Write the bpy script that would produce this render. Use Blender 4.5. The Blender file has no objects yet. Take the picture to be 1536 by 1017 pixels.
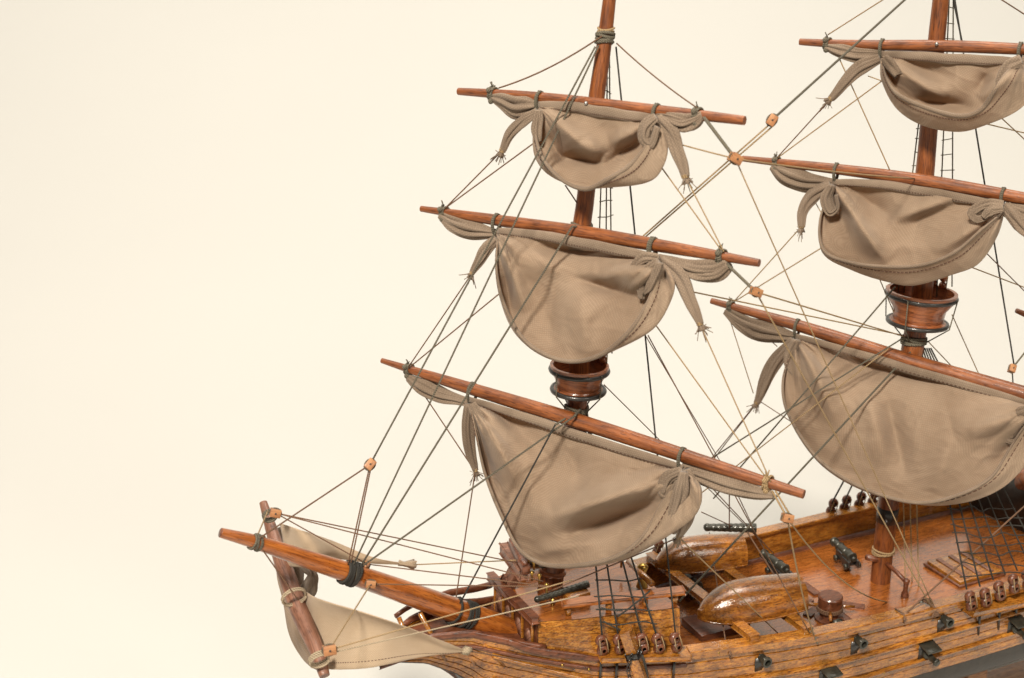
import bpy, bmesh, math, random
import numpy as np
from mathutils import Matrix, Vector
random.seed(7); np.random.seed(7)
CM = 0.01
col = bpy.context.scene.collection
V = lambda *a: np.array(a, float)
def unit(v):
    n = np.linalg.norm(v); return v/n if n > 1e-9 else V(1, 0, 0)

# ---------------------------------------------------------------- camera model (1536 px wide photograph), centimetres
FPX = 2000.; PIT = math.radians(19.5); HD = math.radians(65.3)
cF = V(math.cos(HD)*math.cos(PIT), math.sin(HD)*math.cos(PIT), -math.sin(PIT))
cR = V(math.sin(HD), -math.cos(HD), 0); cU = np.cross(cR, cF)
def ray(x, y): return cF + cR*(x-768)/FPX - cU*(y-508.5)/FPX
C0 = -65*ray(826, 870)
def onp(x, y, n, d):
    r = ray(x, y); return C0 + r*((d-np.dot(n, C0))/np.dot(n, r))
def PY(x, y, v=0): return onp(x, y, V(0, 1, 0), v)
def PZ(x, y, v=0): return onp(x, y, V(0, 0, 1), v)
def PX(x, y, v=0): return onp(x, y, V(1, 0, 0), v)
def pr(p):
    d = np.array(p)-C0; z = d@cF; return np.array([768+FPX*(d@cR)/z, 508.5-FPX*(d@cU)/z, z])
def pxr(p, w): return w*.5*pr(p)[2]/FPX          # a width in pixels at p -> radius in cm

# ---------------------------------------------------------------- curves
def catmull(P, n):
    P = np.array(P, float)
    if len(P) == 2: return np.array([P[0]+(P[1]-P[0])*t for t in np.linspace(0, 1, n)])
    d = np.concatenate([[0], np.cumsum(np.maximum(np.linalg.norm(np.diff(P[:, :3], axis=0), axis=1), 1e-6)**.8)]); d /= d[-1]
    m = np.zeros_like(P)
    for i in range(len(P)):
        a = max(i-1, 0); b = min(i+1, len(P)-1); m[i] = (P[b]-P[a])/(d[b]-d[a])
    out = []
    for t in np.linspace(0, 1, n):
        i = min(np.searchsorted(d, t, side='right')-1, len(P)-2); h = d[i+1]-d[i]; s = (t-d[i])/h
        out.append((2*s**3-3*s*s+1)*P[i]+(s**3-2*s*s+s)*h*m[i]+(-2*s**3+3*s*s)*P[i+1]+(s**3-s*s)*h*m[i+1])
    return np.array(out)
def resample(P, n):
    P = np.array(P); L = np.concatenate([[0], np.cumsum(np.linalg.norm(np.diff(P, axis=0), axis=1))])
    t = np.linspace(0, L[-1], n); return np.stack([np.interp(t, L, P[:, k]) for k in range(P.shape[1])], 1)

# ---------------------------------------------------------------- mesh collector
class MB:
    def __init__(s): s.v = []; s.f = []; s.uv = []
    def add(s, v, f, uv=None):
        o = len(s.v); s.v += [tuple(p) for p in v]
        for q in f: s.f.append(tuple(i+o for i in q))
        s.uv += [tuple(u) for u in uv] if uv is not None else [(p[0], p[1]+p[2]) for p in v]
        return s
    def grid(s, G, UV=None, closed=False):
        n, m = len(G), len(G[0]); v = [p for r in G for p in r]
        f = [(i*m+j, i*m+(j+1) % m, (i+1)*m+(j+1) % m, (i+1)*m+j) for i in range(n-1) for j in range(m if closed else m-1)]
        uv = [p for r in UV for p in r] if UV is not None else None
        return s.add(v, f, uv)
    def tube(s, P, r, n=8, caps=True, flat=1., up=None, ridge=None):
        P = np.array(P, float); r = np.ones(len(P))*r if np.isscalar(r) else np.interp(np.linspace(0, 1, len(P)), np.linspace(0, 1, len(r)), r)
        T = np.gradient(P, axis=0); T /= np.linalg.norm(T, axis=1)[:, None]+1e-9
        N = up if up is not None else (V(0, 0, 1) if abs(T[0][2]) < .9 else V(1, 0, 0))
        N = unit(N-T[0]*(N@T[0])); G = []; U = []; L = 0
        for i in range(len(P)):
            N = unit(N-T[i]*(N@T[i])); B = np.cross(T[i], N); ring = []; ur = []
            if i: L += np.linalg.norm(P[i]-P[i-1])
            for k in range(n):
                a = 2*math.pi*k/n; rr = r[i]*(ridge(a, i/(len(P)-1)) if ridge else 1)
                ring.append(P[i]+N*math.cos(a)*rr+B*math.sin(a)*rr*flat); ur.append((L, a*max(r)))
            G.append(ring); U.append(ur)
        o = len(s.v); s.grid(G, U, closed=True)
        if caps:
            s.f.append(tuple(o+k for k in range(n))[::-1]); e = o+(len(P)-1)*n; s.f.append(tuple(e+k for k in range(n)))
        return s
    def box(s, c, ax, ay, az, b=.0):
        c, ax, ay, az = [np.array(q, float) for q in (c, ax, ay, az)]
        if b <= 0:
            v = [c+i*ax+j*ay+k*az for k in (-1, 1) for j in (-1, 1) for i in (-1, 1)]
            return s.add(v, [(0, 2, 3, 1), (4, 5, 7, 6), (0, 1, 5, 4), (2, 6, 7, 3), (0, 4, 6, 2), (1, 3, 7, 5)])
        bm = bmesh.new(); bmesh.ops.create_cube(bm, size=2)
        M = Matrix(((ax[0], ay[0], az[0], c[0]), (ax[1], ay[1], az[1], c[1]), (ax[2], ay[2], az[2], c[2]), (0, 0, 0, 1)))
        bm.transform(M); bmesh.ops.bevel(bm, geom=bm.edges[:], offset=b, segments=2, affect='EDGES', profile=.5)
        bm.verts.ensure_lookup_table(); v = [np.array(q.co) for q in bm.verts]; f = [tuple(q.index for q in g.verts) for g in bm.faces]
        bm.free(); return s.add(v, f)
    def beam(s, a, b, w, h, up=V(0, 0, 1), bev=.04):
        a = np.array(a, float); b = np.array(b, float); d = b-a; L = np.linalg.norm(d); d /= L
        u = unit(up-d*(up@d)); sd = np.cross(d, u)
        return s.box((a+b)/2, d*L/2, sd*w/2, u*h/2, bev)
    def lathe(s, prof, n=32, M=None, closed=False):
        G = []; U = []
        for (r, z) in prof:
            G.append([V(r*math.cos(2*math.pi*k/n), r*math.sin(2*math.pi*k/n), z) for k in range(n)])
            U.append([(r*math.cos(2*math.pi*k/n)+z*.3, r*math.sin(2*math.pi*k/n)+z) if 0 else (2*math.pi*k/n*1.5, z) for k in range(n)])
        if M is not None: G = [[M[0]+p[0]*M[1]+p[1]*M[2]+p[2]*M[3] for p in r] for r in G]
        return s.grid(G, U, closed=True)
    def ball(s, c, r, n=12, m=8, sc=(1, 1, 1)):
        G = [[np.array(c)+V(r*sc[0]*math.sin(math.pi*i/m)*math.cos(2*math.pi*k/n), r*sc[1]*math.sin(math.pi*i/m)*math.sin(2*math.pi*k/n), r*sc[2]*math.cos(math.pi*i/m)) for k in range(n)] for i in range(m+1)]
        return s.grid(G, None, closed=True)

ORI = {}
def link(name, mb, mat, parent=None, smooth=True, label=None, origin=None, auto=None, solid=None):
    o3 = ORI.get(parent.name if parent else '', V(0, 0, 0)) if origin is None else origin
    me = bpy.data.meshes.new(name)
    me.from_pydata([tuple((np.array(p)-o3)*CM) for p in mb.v], [], mb.f); me.update()
    ul = me.uv_layers.new(name='UVMap')
    li = np.zeros(len(me.loops), int); me.loops.foreach_get('vertex_index', li)
    ul.data.foreach_set('uv', np.array(mb.uv, float)[li].ravel())
    me.polygons.foreach_set('use_smooth', [smooth]*len(me.polygons))
    me.materials.append(mat)
    if auto and smooth:
        bm = bmesh.new(); bm.from_mesh(me)
        for e in bm.edges:
            if len(e.link_faces) == 2 and e.calc_face_angle(0) > math.radians(auto): e.smooth = False
        bm.to_mesh(me); bm.free()
    ob = bpy.data.objects.new(name, me); col.objects.link(ob)
    if parent: ob.parent = parent; ORI[ob.name] = o3
    if label: ob['label'] = label
    if solid:
        m = ob.modifiers.new('thickness', 'SOLIDIFY'); m.thickness = solid*CM; m.offset = 0
    return ob
def empty(name, loc, label, cat, group=None, rz=0, rot=None):
    o = bpy.data.objects.new(name, None); col.objects.link(o); o.location = tuple(np.array(loc)*CM)
    if rot is not None: o.rotation_euler = rot
    else: o.rotation_euler = (0, 0, rz)
    o.empty_display_size = .01
    o['label'] = label; o['category'] = cat
    if group: o['group'] = group
    return o
def inst(src, parent, M, name=None):
    """copy a part and its sub-parts; M is a placement in the parent's frame (cm)"""
    c = src.copy(); col.objects.link(c); c.parent = parent; c.matrix_local = M
    for ch in src.children:
        d = ch.copy(); col.objects.link(d); d.parent = c
    return c
def frame(loc, X, Y, Z, o=V(0, 0, 0), s=1):
    l = (np.array(loc)-o)*CM
    return Matrix(((X[0]*s, Y[0]*s, Z[0]*s, l[0]), (X[1]*s, Y[1]*s, Z[1]*s, l[1]), (X[2]*s, Y[2]*s, Z[2]*s, l[2]), (0, 0, 0, 1)))

# ---------------------------------------------------------------- materials
def newmat(n):
    m = bpy.data.materials.new(n); m.use_nodes = True; nt = m.node_tree
    return m, nt, nt.nodes['Principled BSDF'], nt.nodes['Material Output']
def nd(nt, t, **k):
    n = nt.nodes.new(t)
    for a, b in k.items():
        if a in n.inputs: n.inputs[a].default_value = b
        else: setattr(n, a, b)
    return n
def ramp(nt, stops):
    r = nt.nodes.new('ShaderNodeValToRGB'); e = r.color_ramp.elements
    e[0].position = stops[0][0]; e[0].color = (*stops[0][1], 1); e[1].position = stops[-1][0]; e[1].color = (*stops[-1][1], 1)
    for p, c in stops[1:-1]: q = e.new(p); q.color = (*c, 1)
    return r
def wood(name, dark, mid, light, rough=.3, coat=.5, mode='OBJ', grain=1., bump=.25, stain=.5, spark=.7, pore=.75):
    m, nt, p, out = newmat(name); L = nt.links.new
    tc = nd(nt, 'ShaderNodeTexCoord'); mp = nd(nt, 'ShaderNodeMapping')
    if mode == 'OBJ': L(tc.outputs['Object'], mp.inputs[0]); mp.inputs['Scale'].default_value = (45, 330, 330)
    else: L(tc.outputs['UV'], mp.inputs[0]); mp.inputs['Scale'].default_value = (.45, 3.6, 1)
    n1 = nd(nt, 'ShaderNodeTexNoise', Scale=1.3*grain, Detail=8., Roughness=.62); L(mp.outputs[0], n1.inputs['Vector'])
    n1.inputs['Distortion'].default_value = .6
    r1 = ramp(nt, [(.28, dark), (.46, mid), (.72, light)]); L(n1.outputs[0], r1.inputs[0])
    n2 = nd(nt, 'ShaderNodeTexNoise', Scale=(60. if mode == 'OBJ' else .6), Detail=4., Roughness=.6)
    L(tc.outputs['Object' if mode == 'OBJ' else 'UV'], n2.inputs['Vector'])
    r2 = ramp(nt, [(.3, (1-stain,)*3), (.65, (1, 1, 1))]); L(n2.outputs[0], r2.inputs[0])
    mx = nd(nt, 'ShaderNodeMix', data_type='RGBA', blend_type='MULTIPLY'); mx.inputs[0].default_value = 1
    L(r1.outputs[0], mx.inputs[6]); L(r2.outputs[0], mx.inputs[7])
    # dark pores in the grain
    n3 = nd(nt, 'ShaderNodeTexNoise', Scale=4.2*grain, Detail=3.); L(mp.outputs[0], n3.inputs['Vector'])
    r3 = ramp(nt, [(.34, (.22, .15, .11)), (.47, (1, 1, 1))]); L(n3.outputs[0], r3.inputs[0])
    m2 = nd(nt, 'ShaderNodeMix', data_type='RGBA', blend_type='MULTIPLY'); m2.inputs[0].default_value = pore
    L(mx.outputs[2], m2.inputs[6]); L(r3.outputs[0], m2.inputs[7]); L(m2.outputs[2], p.inputs['Base Color'])
    # varnish: uneven roughness, lumpy coat
    n4 = nd(nt, 'ShaderNodeTexNoise', Scale=(260. if mode == 'OBJ' else 3.), Detail=3.); L(tc.outputs['Object' if mode == 'OBJ' else 'UV'], n4.inputs['Vector'])
    mr = nd(nt, 'ShaderNodeMapRange'); mr.inputs['To Min'].default_value = rough*.6; mr.inputs['To Max'].default_value = rough*1.5
    L(n4.outputs[0], mr.inputs[0]); L(mr.outputs[0], p.inputs['Roughness'])
    n5 = nd(nt, 'ShaderNodeTexNoise', Scale=1100., Detail=2.); L(tc.outputs['Object'], n5.inputs['Vector'])
    ad = nd(nt, 'ShaderNodeMath', operation='ADD'); L(n3.outputs[0], ad.inputs[0])
    ml = nd(nt, 'ShaderNodeMath', operation='MULTIPLY'); ml.inputs[1].default_value = .8; L(n5.outputs[0], ml.inputs[0]); L(ml.outputs[0], ad.inputs[1])
    bp = nd(nt, 'ShaderNodeBump', Strength=bump, Distance=.0004); L(ad.outputs[0], bp.inputs['Height']); L(bp.outputs[0], p.inputs['Normal'])
    bc = nd(nt, 'ShaderNodeBump', Strength=min(1, bump*spark), Distance=.0004); L(n5.outputs[0], bc.inputs['Height']); L(bc.outputs[0], p.inputs['Coat Normal'])
    p.inputs['Coat Weight'].default_value = coat; p.inputs['Coat Roughness'].default_value = .12
    return m
def rope_mat(name, c, c2):
    m, nt, p, out = newmat(name); L = nt.links.new
    tc = nd(nt, 'ShaderNodeTexCoord'); mp = nd(nt, 'ShaderNodeMapping'); mp.inputs['Rotation'].default_value = (0, 0, .7); L(tc.outputs['UV'], mp.inputs[0])
    w = nd(nt, 'ShaderNodeTexWave', Scale=4.); L(mp.outputs[0], w.inputs['Vector'])
    r = ramp(nt, [(.1, c2), (.8, c)]); L(w.outputs[1], r.inputs[0]); L(r.outputs[0], p.inputs['Base Color'])
    b = nd(nt, 'ShaderNodeBump', Strength=.8, Distance=.0003); L(w.outputs[1], b.inputs['Height']); L(b.outputs[0], p.inputs['Normal'])
    p.inputs['Roughness'].default_value = .85; return m
def cloth_mat(name, c1, c2, trans=.28):
    m, nt, p, out = newmat(name); L = nt.links.new
    tc = nd(nt, 'ShaderNodeTexCoord'); O = tc.outputs['Object']; UVo = tc.outputs['UV']
    n1 = nd(nt, 'ShaderNodeTexNoise', Scale=38., Detail=5., Roughness=.6); L(O, n1.inputs['Vector'])
    r1 = ramp(nt, [(.32, c2), (.62, c1)]); L(n1.outputs[0], r1.inputs[0])
    wm = nd(nt, 'ShaderNodeMapping'); wm.inputs['Rotation'].default_value = (0, 0, .55); L(UVo, wm.inputs[0])
    def wv(dirn):
        w = nd(nt, 'ShaderNodeTexWave', Scale=3.3, Distortion=1.6, bands_direction=dirn); w.inputs['Detail'].default_value = 2
        w.inputs['Detail Scale'].default_value = 1.5; L(wm.outputs[0], w.inputs['Vector']); return w
    a, b = wv('X'), wv('Y')
    mlt = nd(nt, 'ShaderNodeMath', operation='MULTIPLY'); L(a.outputs[1], mlt.inputs[0]); L(b.outputs[1], mlt.inputs[1])
    r2 = ramp(nt, [(.0, (.80, .79, .77)), (.7, (1.07, 1.07, 1.06))]); L(mlt.outputs[0], r2.inputs[0])
    mx = nd(nt, 'ShaderNodeMix', data_type='RGBA', blend_type='MULTIPLY'); mx.inputs[0].default_value = 1
    L(r1.outputs[0], mx.inputs[6]); L(r2.outputs[0], mx.inputs[7])
    # slub threads and a few dark flecks
    mp = nd(nt, 'ShaderNodeMapping'); mp.inputs['Scale'].default_value = (.5, 9, 1); L(UVo, mp.inputs[0])
    n2 = nd(nt, 'ShaderNodeTexNoise', Scale=1.5, Detail=3.); L(mp.outputs[0], n2.inputs['Vector'])
    r3 = ramp(nt, [(.3, (.93, .92, .91)), (.6, (1, 1, 1))]); L(n2.outputs[0], r3.inputs[0])
    m3 = nd(nt, 'ShaderNodeMix', data_type='RGBA', blend_type='MULTIPLY'); m3.inputs[0].default_value = 1
    L(mx.outputs[2], m3.inputs[6]); L(r3.outputs[0], m3.inputs[7])
    L(m3.outputs[2], p.inputs['Base Color']); p.inputs['Roughness'].default_value = .95; p.inputs['Specular IOR Level'].default_value = .15
    p.inputs['Sheen Weight'].default_value = .15
    n6 = nd(nt, 'ShaderNodeTexNoise', Scale=90., Detail=6., Roughness=.6); L(O, n6.inputs['Vector'])
    sm = nd(nt, 'ShaderNodeMath', operation='MULTIPLY_ADD'); L(n6.outputs[0], sm.inputs[0]); sm.inputs[1].default_value = 3.5; L(mlt.outputs[0], sm.inputs[2])
    bp = nd(nt, 'ShaderNodeBump', Strength=.30, Distance=.0004); L(sm.outputs[0], bp.inputs['Height']); L(bp.outputs[0], p.inputs['Normal'])
    tr = nd(nt, 'ShaderNodeBsdfTranslucent'); tr.inputs[0].default_value = (c1[0]*1.25, c1[1]*.95, c1[2]*.62, 1)
    ms = nd(nt, 'ShaderNodeMixShader'); ms.inputs[0].default_value = trans; L(p.outputs[0], ms.inputs[1]); L(tr.outputs[0], ms.inputs[2]); L(ms.outputs[0], out.inputs[0])
    return m
def plain(name, c, rough=.5, metal=0, bump=0, coat=0):
    m, nt, p, out = newmat(name); L = nt.links.new
    tc = nd(nt, 'ShaderNodeTexCoord'); n = nd(nt, 'ShaderNodeTexNoise', Scale=300., Detail=4.); L(tc.outputs['Object'], n.inputs['Vector'])
    r = ramp(nt, [(.3, tuple(x*.65 for x in c)), (.7, tuple(min(1, x*1.25) for x in c))]); L(n.outputs[0], r.inputs[0]); L(r.outputs[0], p.inputs['Base Color'])
    p.inputs['Roughness'].default_value = rough; p.inputs['Metallic'].default_value = metal; p.inputs['Coat Weight'].default_value = coat
    if bump: b = nd(nt, 'ShaderNodeBump', Strength=bump, Distance=.0005); L(n.outputs[0], b.inputs['Height']); L(b.outputs[0], p.inputs['Normal'])
    return m
W_SPAR = wood('spar_wood', (.075, .018, .004), (.21, .057, .011), (.34, .105, .023), rough=.5, coat=.22, mode='UV', stain=.35)
W_BOWS = wood('bowsprit_wood', (.15, .036, .006), (.32, .086, .012), (.48, .155, .027), rough=.3, coat=.7, mode='UV', stain=.3)
W_HULL = wood('golden_plank_wood', (.10, .028, .004), (.38, .132, .015), (.62, .28, .045), rough=.25, coat=1., stain=.62, grain=1.9, pore=.9, bump=.3)
W_DECK = wood('deck_wood', (.15, .038, .008), (.30, .088, .016), (.43, .145, .030), rough=.2, coat=1., stain=.4, bump=.15, grain=1.5, pore=.5)
W_BOAT = wood('boat_wood', (.08, .022, .004), (.32, .105, .013), (.56, .23, .032), rough=.25, coat=1., grain=2.0, stain=.8, bump=.14, spark=3.5, pore=.9)
W_DARK = wood('reddish_timber', (.055, .016, .007), (.15, .045, .018), (.25, .085, .036), rough=.4, coat=.3, stain=.5)
W_NEST = wood('barrel_wood', (.14, .034, .012), (.28, .082, .026), (.44, .15, .05), rough=.35, coat=.4, mode='UV', stain=.4)
W_BLOCK = wood('pale_block_wood', (.20, .08, .03), (.36, .155, .062), (.48, .24, .10), rough=.5, coat=.1, stain=.2)
W_BOARD = wood('old_purple_timber', (.11, .045, .026), (.23, .10, .060), (.33, .16, .10), rough=.5, coat=.15, mode='UV', stain=.4)
M_BLACK = plain('black_paint_and_shade', (.022, .020, .018), .38, 0, .6, .3)  # black parts; also painted shade for ports, block holes and the quarterdeck interior
M_HBLK = plain('black_lower_hull_paint', (.03, .024, .018), .5, 0, .25, .1)
M_GUN = plain('dark_cast_metal', (.045, .043, .032), .36, .4, .7, .3)
M_BRASS = plain('brass', (.42, .26, .07), .35, 1)
M_STEEL = plain('grey_pin', (.35, .34, .33), .35, .8)
R_GREY = rope_mat('grey_green_twine', (.17, .145, .10), (.07, .06, .042))
R_TAN = rope_mat('tan_twine', (.42, .29, .15), (.24, .15, .07))
R_BRN = rope_mat('brown_twine', (.20, .105, .055), (.10, .05, .028))
R_BLK = rope_mat('dark_twine', (.045, .040, .032), (.018, .016, .013))
R_PALE = rope_mat('pale_twine', (.45, .36, .25), (.28, .21, .13))
CLOTH = cloth_mat('sail_canvas', (.445, .337, .245), (.35, .258, .182), .33)
CLOTH_F = cloth_mat('shaded_fold_canvas', (.28, .21, .155), (.18, .13, .092), .04)  # same canvas in a darker tone; shade of the folds put into the colour
CLOTH_B = cloth_mat('pale_sail_canvas', (.56, .44, .315), (.48, .365, .25), .2)
M_STITCH = plain('stitch_thread', (.10, .05, .03), .9)

# ================================================================= SHIP
ROOT = V(12, 0, -11.5)
ship = empty('model_ship', ROOT, 'varnished wooden sailing ship model with furled grey brown sails and string rigging', 'model ship')
ORI[ship.name] = ROOT

# ---- hull shape
def hb(x): return float(np.interp(x, [-9.2, -8, -6, -3, 0, 5, 10, 15, 22, 40], [.15, .6, 1.25, 2.2, 3.3, 4.6, 5.3, 5.7, 5.9, 5.9]))
HEEL = .045
def zr(x): return float(np.interp(x, [-9.2, -8, -6.9, -4.85, -2.9, -1.7, 1, 5, 12, 19, 30, 40], [-1.8, -1.35, -.95, -.95, -1.65, -2.0, -2.75, -3.02, -3.4, -3.5, -3.6, -3.3]))
def hull(px, py, s=-1, k=1., dy=0):
    x = 5
    for _ in range(60):
        p = PY(px, py, s*(hb(x)*k+dy)); x = .5*x+.5*p[0]
    return p
def hp(x, s, k, z): y = s*hb(x)*k; return V(x, y, z-HEEL*y)
XS = np.concatenate([np.linspace(-9.2, 5, 60), np.linspace(5.2, 38, 90)])
def strip(prof, x0, x1, mat, name, parent=ship, sides=(-1, 1), smooth=False, label=None, n=None):
    """prof(x)->[(k,dy,z)...] swept along the hull; k scales half beam, dy adds"""
    xs = [x for x in XS if x0 < x < x1]; xs = [x0]+xs+[x1]
    for s in sides:
        mb = MB()
        G = [[(lambda y, z: V(x, y, z-HEEL*y))(s*(hb(x)*k+dy), z) for (k, dy, z) in prof(x)] for x in xs]
        U = [[(x, z*1.+i*.37) for i, (k, dy, z) in enumerate(prof(x))] for x in xs]
        mb.grid(G, U)
        o = link(name, mb, mat, parent, smooth, label)
    return o
def z_w1(x): return zr(x)-float(np.interp(x, [-9, -2, 5, 12, 19, 40], [.5, 1.0, 1.75, 1.85, 1.62, 1.2]))
def z_w2(x): return z_w1(x)-1.28
def z_bk(x):
    f = z_w2(x)-.95
    return f if x > -2 else max(f, zr(x)-float(np.interp(x, [-9.2, -8, -7, -5.5, -4, -2], [.3, .8, 1.3, 2.1, 3.4, 6])))
def planks(x):
    P = []; z0 = zr(x); z1 = z_bk(x); n = 7
    P.append((1, -.02, z0))
    for i in range(n):
        a = z0+(z1-z0)*i/n; b = z0+(z1-z0)*(i+1)/n; g = .06
        k = 1.0+.012*math.sin(math.pi*(i+.5)/n)
        P += [(k, 0, a-g*.5), (k, .015, (a+b)/2), (k, 0, b+g*.5), (k, -.08, b)]
    return P
hullo = strip(planks, -9.2, 38, W_HULL, 'hull')
def bottom(x):
    z1 = z_bk(x); w = float(np.interp(x, [-9.2, -5.5, -4, 0], [.03, .05, .5, 1]))
    return [(1, 0, z1), (.985, 0, z1-.5*w), (.93, 0, z1-1.2*w), (.80, 0, z1-2.0*w), (.55, 0, z1-2.9*w), (.15, 0, z1-3.5*w), (0, 0, z1-3.6*w)]
strip(bottom, -9.2, 38, M_HBLK, 'lower_hull', smooth=True, label='black painted lower hull')
def bead(zf, h, out):
    def f(x):
        z = zf(x); return [(1, .0, z+h), (1, out*.7, z+h*.8), (1, out, z+h*.3), (1, out, z-h*.3), (1, out*.7, z-h*.8), (1, .0, z-h)]
    return f
strip(bead(z_w1, .15, .25), -4, 38, W_HULL, 'wale', smooth=True)
strip(bead(z_w2, .13, .22), -4, 38, W_HULL, 'wale', smooth=True)
strip(bead(lambda x: zr(x)-.62, .12, .14), -9, 5, W_DARK, 'wale', smooth=True)
# cap rail of the waist and bulwark inside
def cap(x):
    z = zr(x); return [(1, -.55, z-.02), (1, -.57, z+.12), (1, -.52, z+.17), (1, .17, z+.17), (1, .22, z+.12), (1, .21, z-.24), (1, .17, z-.28), (1, .0, z-.30)]
strip(cap, 4.7, 38, W_HULL, 'cap_rail')
def zdk(x): return float(np.interp(x, [4.7, 12, 20, 38], [-4.75, -5.0, -5.1, -5.1]))
def inner(x):
    z = zr(x); d = zdk(x); return [(1, -.40, z)]+[(1, -.40+.02*(i % 2), z+(d-z)*i/4) for i in range(1, 4)]+[(1, -.40, d)]
strip(inner, 4.7, 38, W_HULL, 'bulwark')
# waterway moulding on the deck edge
strip(lambda x: [(1, -.42, zdk(x)+.18), (1, -.50, zdk(x)+.16), (1, -.62, zdk(x)+.02), (1, -.64, zdk(x)-.01)], 4.7, 38, W_DARK, 'waterway', smooth=True)
mb = MB(); xs = [x for x in XS if x > 4.7]
mb.grid([[V(x, y*(hb(x)-.38), zdk(x)-HEEL*y*hb(x)+.12*(1-y*y)) for y in np.linspace(-1, 1, 15)] for x in [4.7]+xs])
deck = link('main_deck', mb, W_DECK, ship)
def deckz(x, y): return zdk(x)-HEEL*y+.12*(1-(y/hb(x))**2)
def on_deck(px, py):
    x, y = 15, 0
    for _ in range(40):
        p = PZ(px, py, deckz(x, y)); x, y = p[0], p[1]
    return p
# brass nail heads on rail and wales
def nail(p, par=ship): 
    mb = MB(); mb.ball(p, .085, 8, 6); return link('nail_head', mb, M_BRASS, par)
for x in (6.6, 13.6, 20.4): nail(hp(x, -1, 1.0, zr(x)-.06)+V(0, -.16, 0))
for x in (10.1, 15.4, 21.0, 26): nail(hp(x, -1, 1, z_w1(x))+V(0, -.18, 0))
for x in (16.2, 21.5): nail(hp(x, -1, 1, z_w2(x))+V(0, -.16, 0))
for x in (-.9, .3, 2.6): nail(hp(x, -1, 1, zr(x)-.62)+V(0, -.16, 0))

# ---- forecastle
XF0, XF1 = -1.9, 4.75
def zf(x): return -.62
def fbk(x): return hb(x)-.30-.12*max(0, x)/5
def fside(x):
    P = []; b0 = 0.0; n = 5
    for i in range(n+1):
        t = i/n; z = zr(x)+(zf(x)-zr(x))*t; dy = -.04-.16*t**1.6-.02*x*t
        if i: P.append((1, dy-.05, z-.02))
        P.append((1, dy, z+.02))
    return P
strip(fside, XF0, XF1, W_HULL, 'forecastle_side')
mb = MB(); xs = np.linspace(XF0, XF1, 14)
mb.grid([[V(x, t*(hb(x)-.2-.02*x), zf(x)+.02-HEEL*t*hb(x)) for t in np.linspace(-1, 1, 9)] for x in xs])
fdeck = link('forecastle_deck', mb, W_DECK, ship, label='raised deck around the foremast')
mb = MB()
for s in (-1, 1): pass
xb = XF1
G = [[V(xb, t*(hb(xb)-.45), z-HEEL*t*hb(xb)) for t in np.linspace(-1, 1, 9)] for z in (zf(xb)+.02, -2.5, zdk(xb))]
mb.grid(G); link('forecastle_bulkhead', mb, W_DARK, ship)
# near and far forecastle handrails on posts
for s in (-1, 1):
    A = V(-.6, s*(hb(-.6)-.62), 0); B = V(5.15, s*(hb(5.1)-.75), 0); A[2] = .05-HEEL*A[1]; B[2] = .05-HEEL*B[1]
    mb = MB().beam(A, B, .46, .2, bev=.06); rl = link('handrail', mb, W_DECK, ship, auto=35)
    for t in (.05, .38, .68, .93):
        p = A+(B-A)*t; mb = MB().tube([p-V(0, 0, .68), p-V(0, 0, .38), p-V(0, 0, .1)], [.13, .17, .12], 10); link('baluster', mb, W_HULL, rl)
# beakhead bulkhead: broad purple-brown boards standing athwart the bow, beam on top
xq = XF0
nt_, ft_ = V(xq-.25, -2.75, -.30+.1), V(xq-.25, 2.45, -.5)
mb = MB().beam(nt_, ft_, .34, .34, bev=.05); bk = link('beakhead_beam', mb, W_DARK, ship, auto=35)
mb = MB()
G = [[V(xq-.05-(.0)*t, y, z) for y, z in ((-2.6, -.35+(-2.4)*t), (-1.3, -.4-2.5*t), (0, -.4-2.6*t), (1.3, -.5-2.5*t), (2.4, -.6-2.0*t))] for t in (0, .5, 1)]
mb.grid(G); link('beakhead_bulkhead', mb, W_DARK, ship)
for y in (-2.2, -1.1, 0, 1.1, 2.1):
    mb = MB().beam(V(xq-.14, y, -.5), V(xq-.14, y, -2.6), .12, .14); link('stanchion', mb, W_HULL, ship)
for y in (-1.7, -.6, .6, 1.6):
    mb = MB(); ys = np.linspace(-.35, .35, 9)
    G = [[V(xq-.11, y+t, -1.25-.9*k-(0 if k else .55*(t/.35)**2)) for t in ys] for k in (0, 1)]
    mb.grid(G); link('carved_panel', mb, W_BOARD, ship, solid=.08)

# bow head: stem, platform, head rails and sticks
mb = MB(); n = 24
top = catmull([(-9.1, -1.5), (-7.5, -1.3), (-5.5, -1.5), (-3.5, -2.1), (-1.5, -2.4)], n); bot = catmull([(-9.1, -1.75), (-7.5, -2.3), (-6.0, -3.2), (-4.8, -4.6), (-4.2, -6.5)], n)
G = []
for i in range(n):
    w = .16+.5*i/n; a, b = top[i], bot[i]
    G.append([V(a[0], -w, a[1]), V(a[0], w, a[1]), V(b[0], w*.5, b[1]), V(b[0], -w*.5, b[1])])
mb.grid(G, None, closed=True); link('stem_post', mb, W_DARK, ship, smooth=False)
mb = MB(); xs = np.linspace(-9, XF0, 20)
mb.grid([[V(x, t*(hb(x)-.1), zr(x)-.25-HEEL*t*hb(x)) for t in np.linspace(-1, 1, 5)] for x in xs]); link('beak_platform', mb, W_DARK, ship)
for s in (-1, 1):
    P = [hp(x, s, 1.0, zr(x)+.05) for x in np.linspace(-9.1, XF0+.3, 22)]
    mb = MB().tube(P, [.1, .2, .2, .22], 8, flat=.7); link('head_rail', mb, W_DARK, ship)
    Q = [hp(x, s, 1.04, zr(x)+float(np.interp(x, [-8, -5, -1.5], [.9, .55, .9]))) for x in np.linspace(-7.8, -2.0, 12)]
    if s > 0: mb = MB().tube(Q, [.14, .2, .2], 6, flat=.7); link('head_rail', mb, W_DARK, ship)
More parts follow.
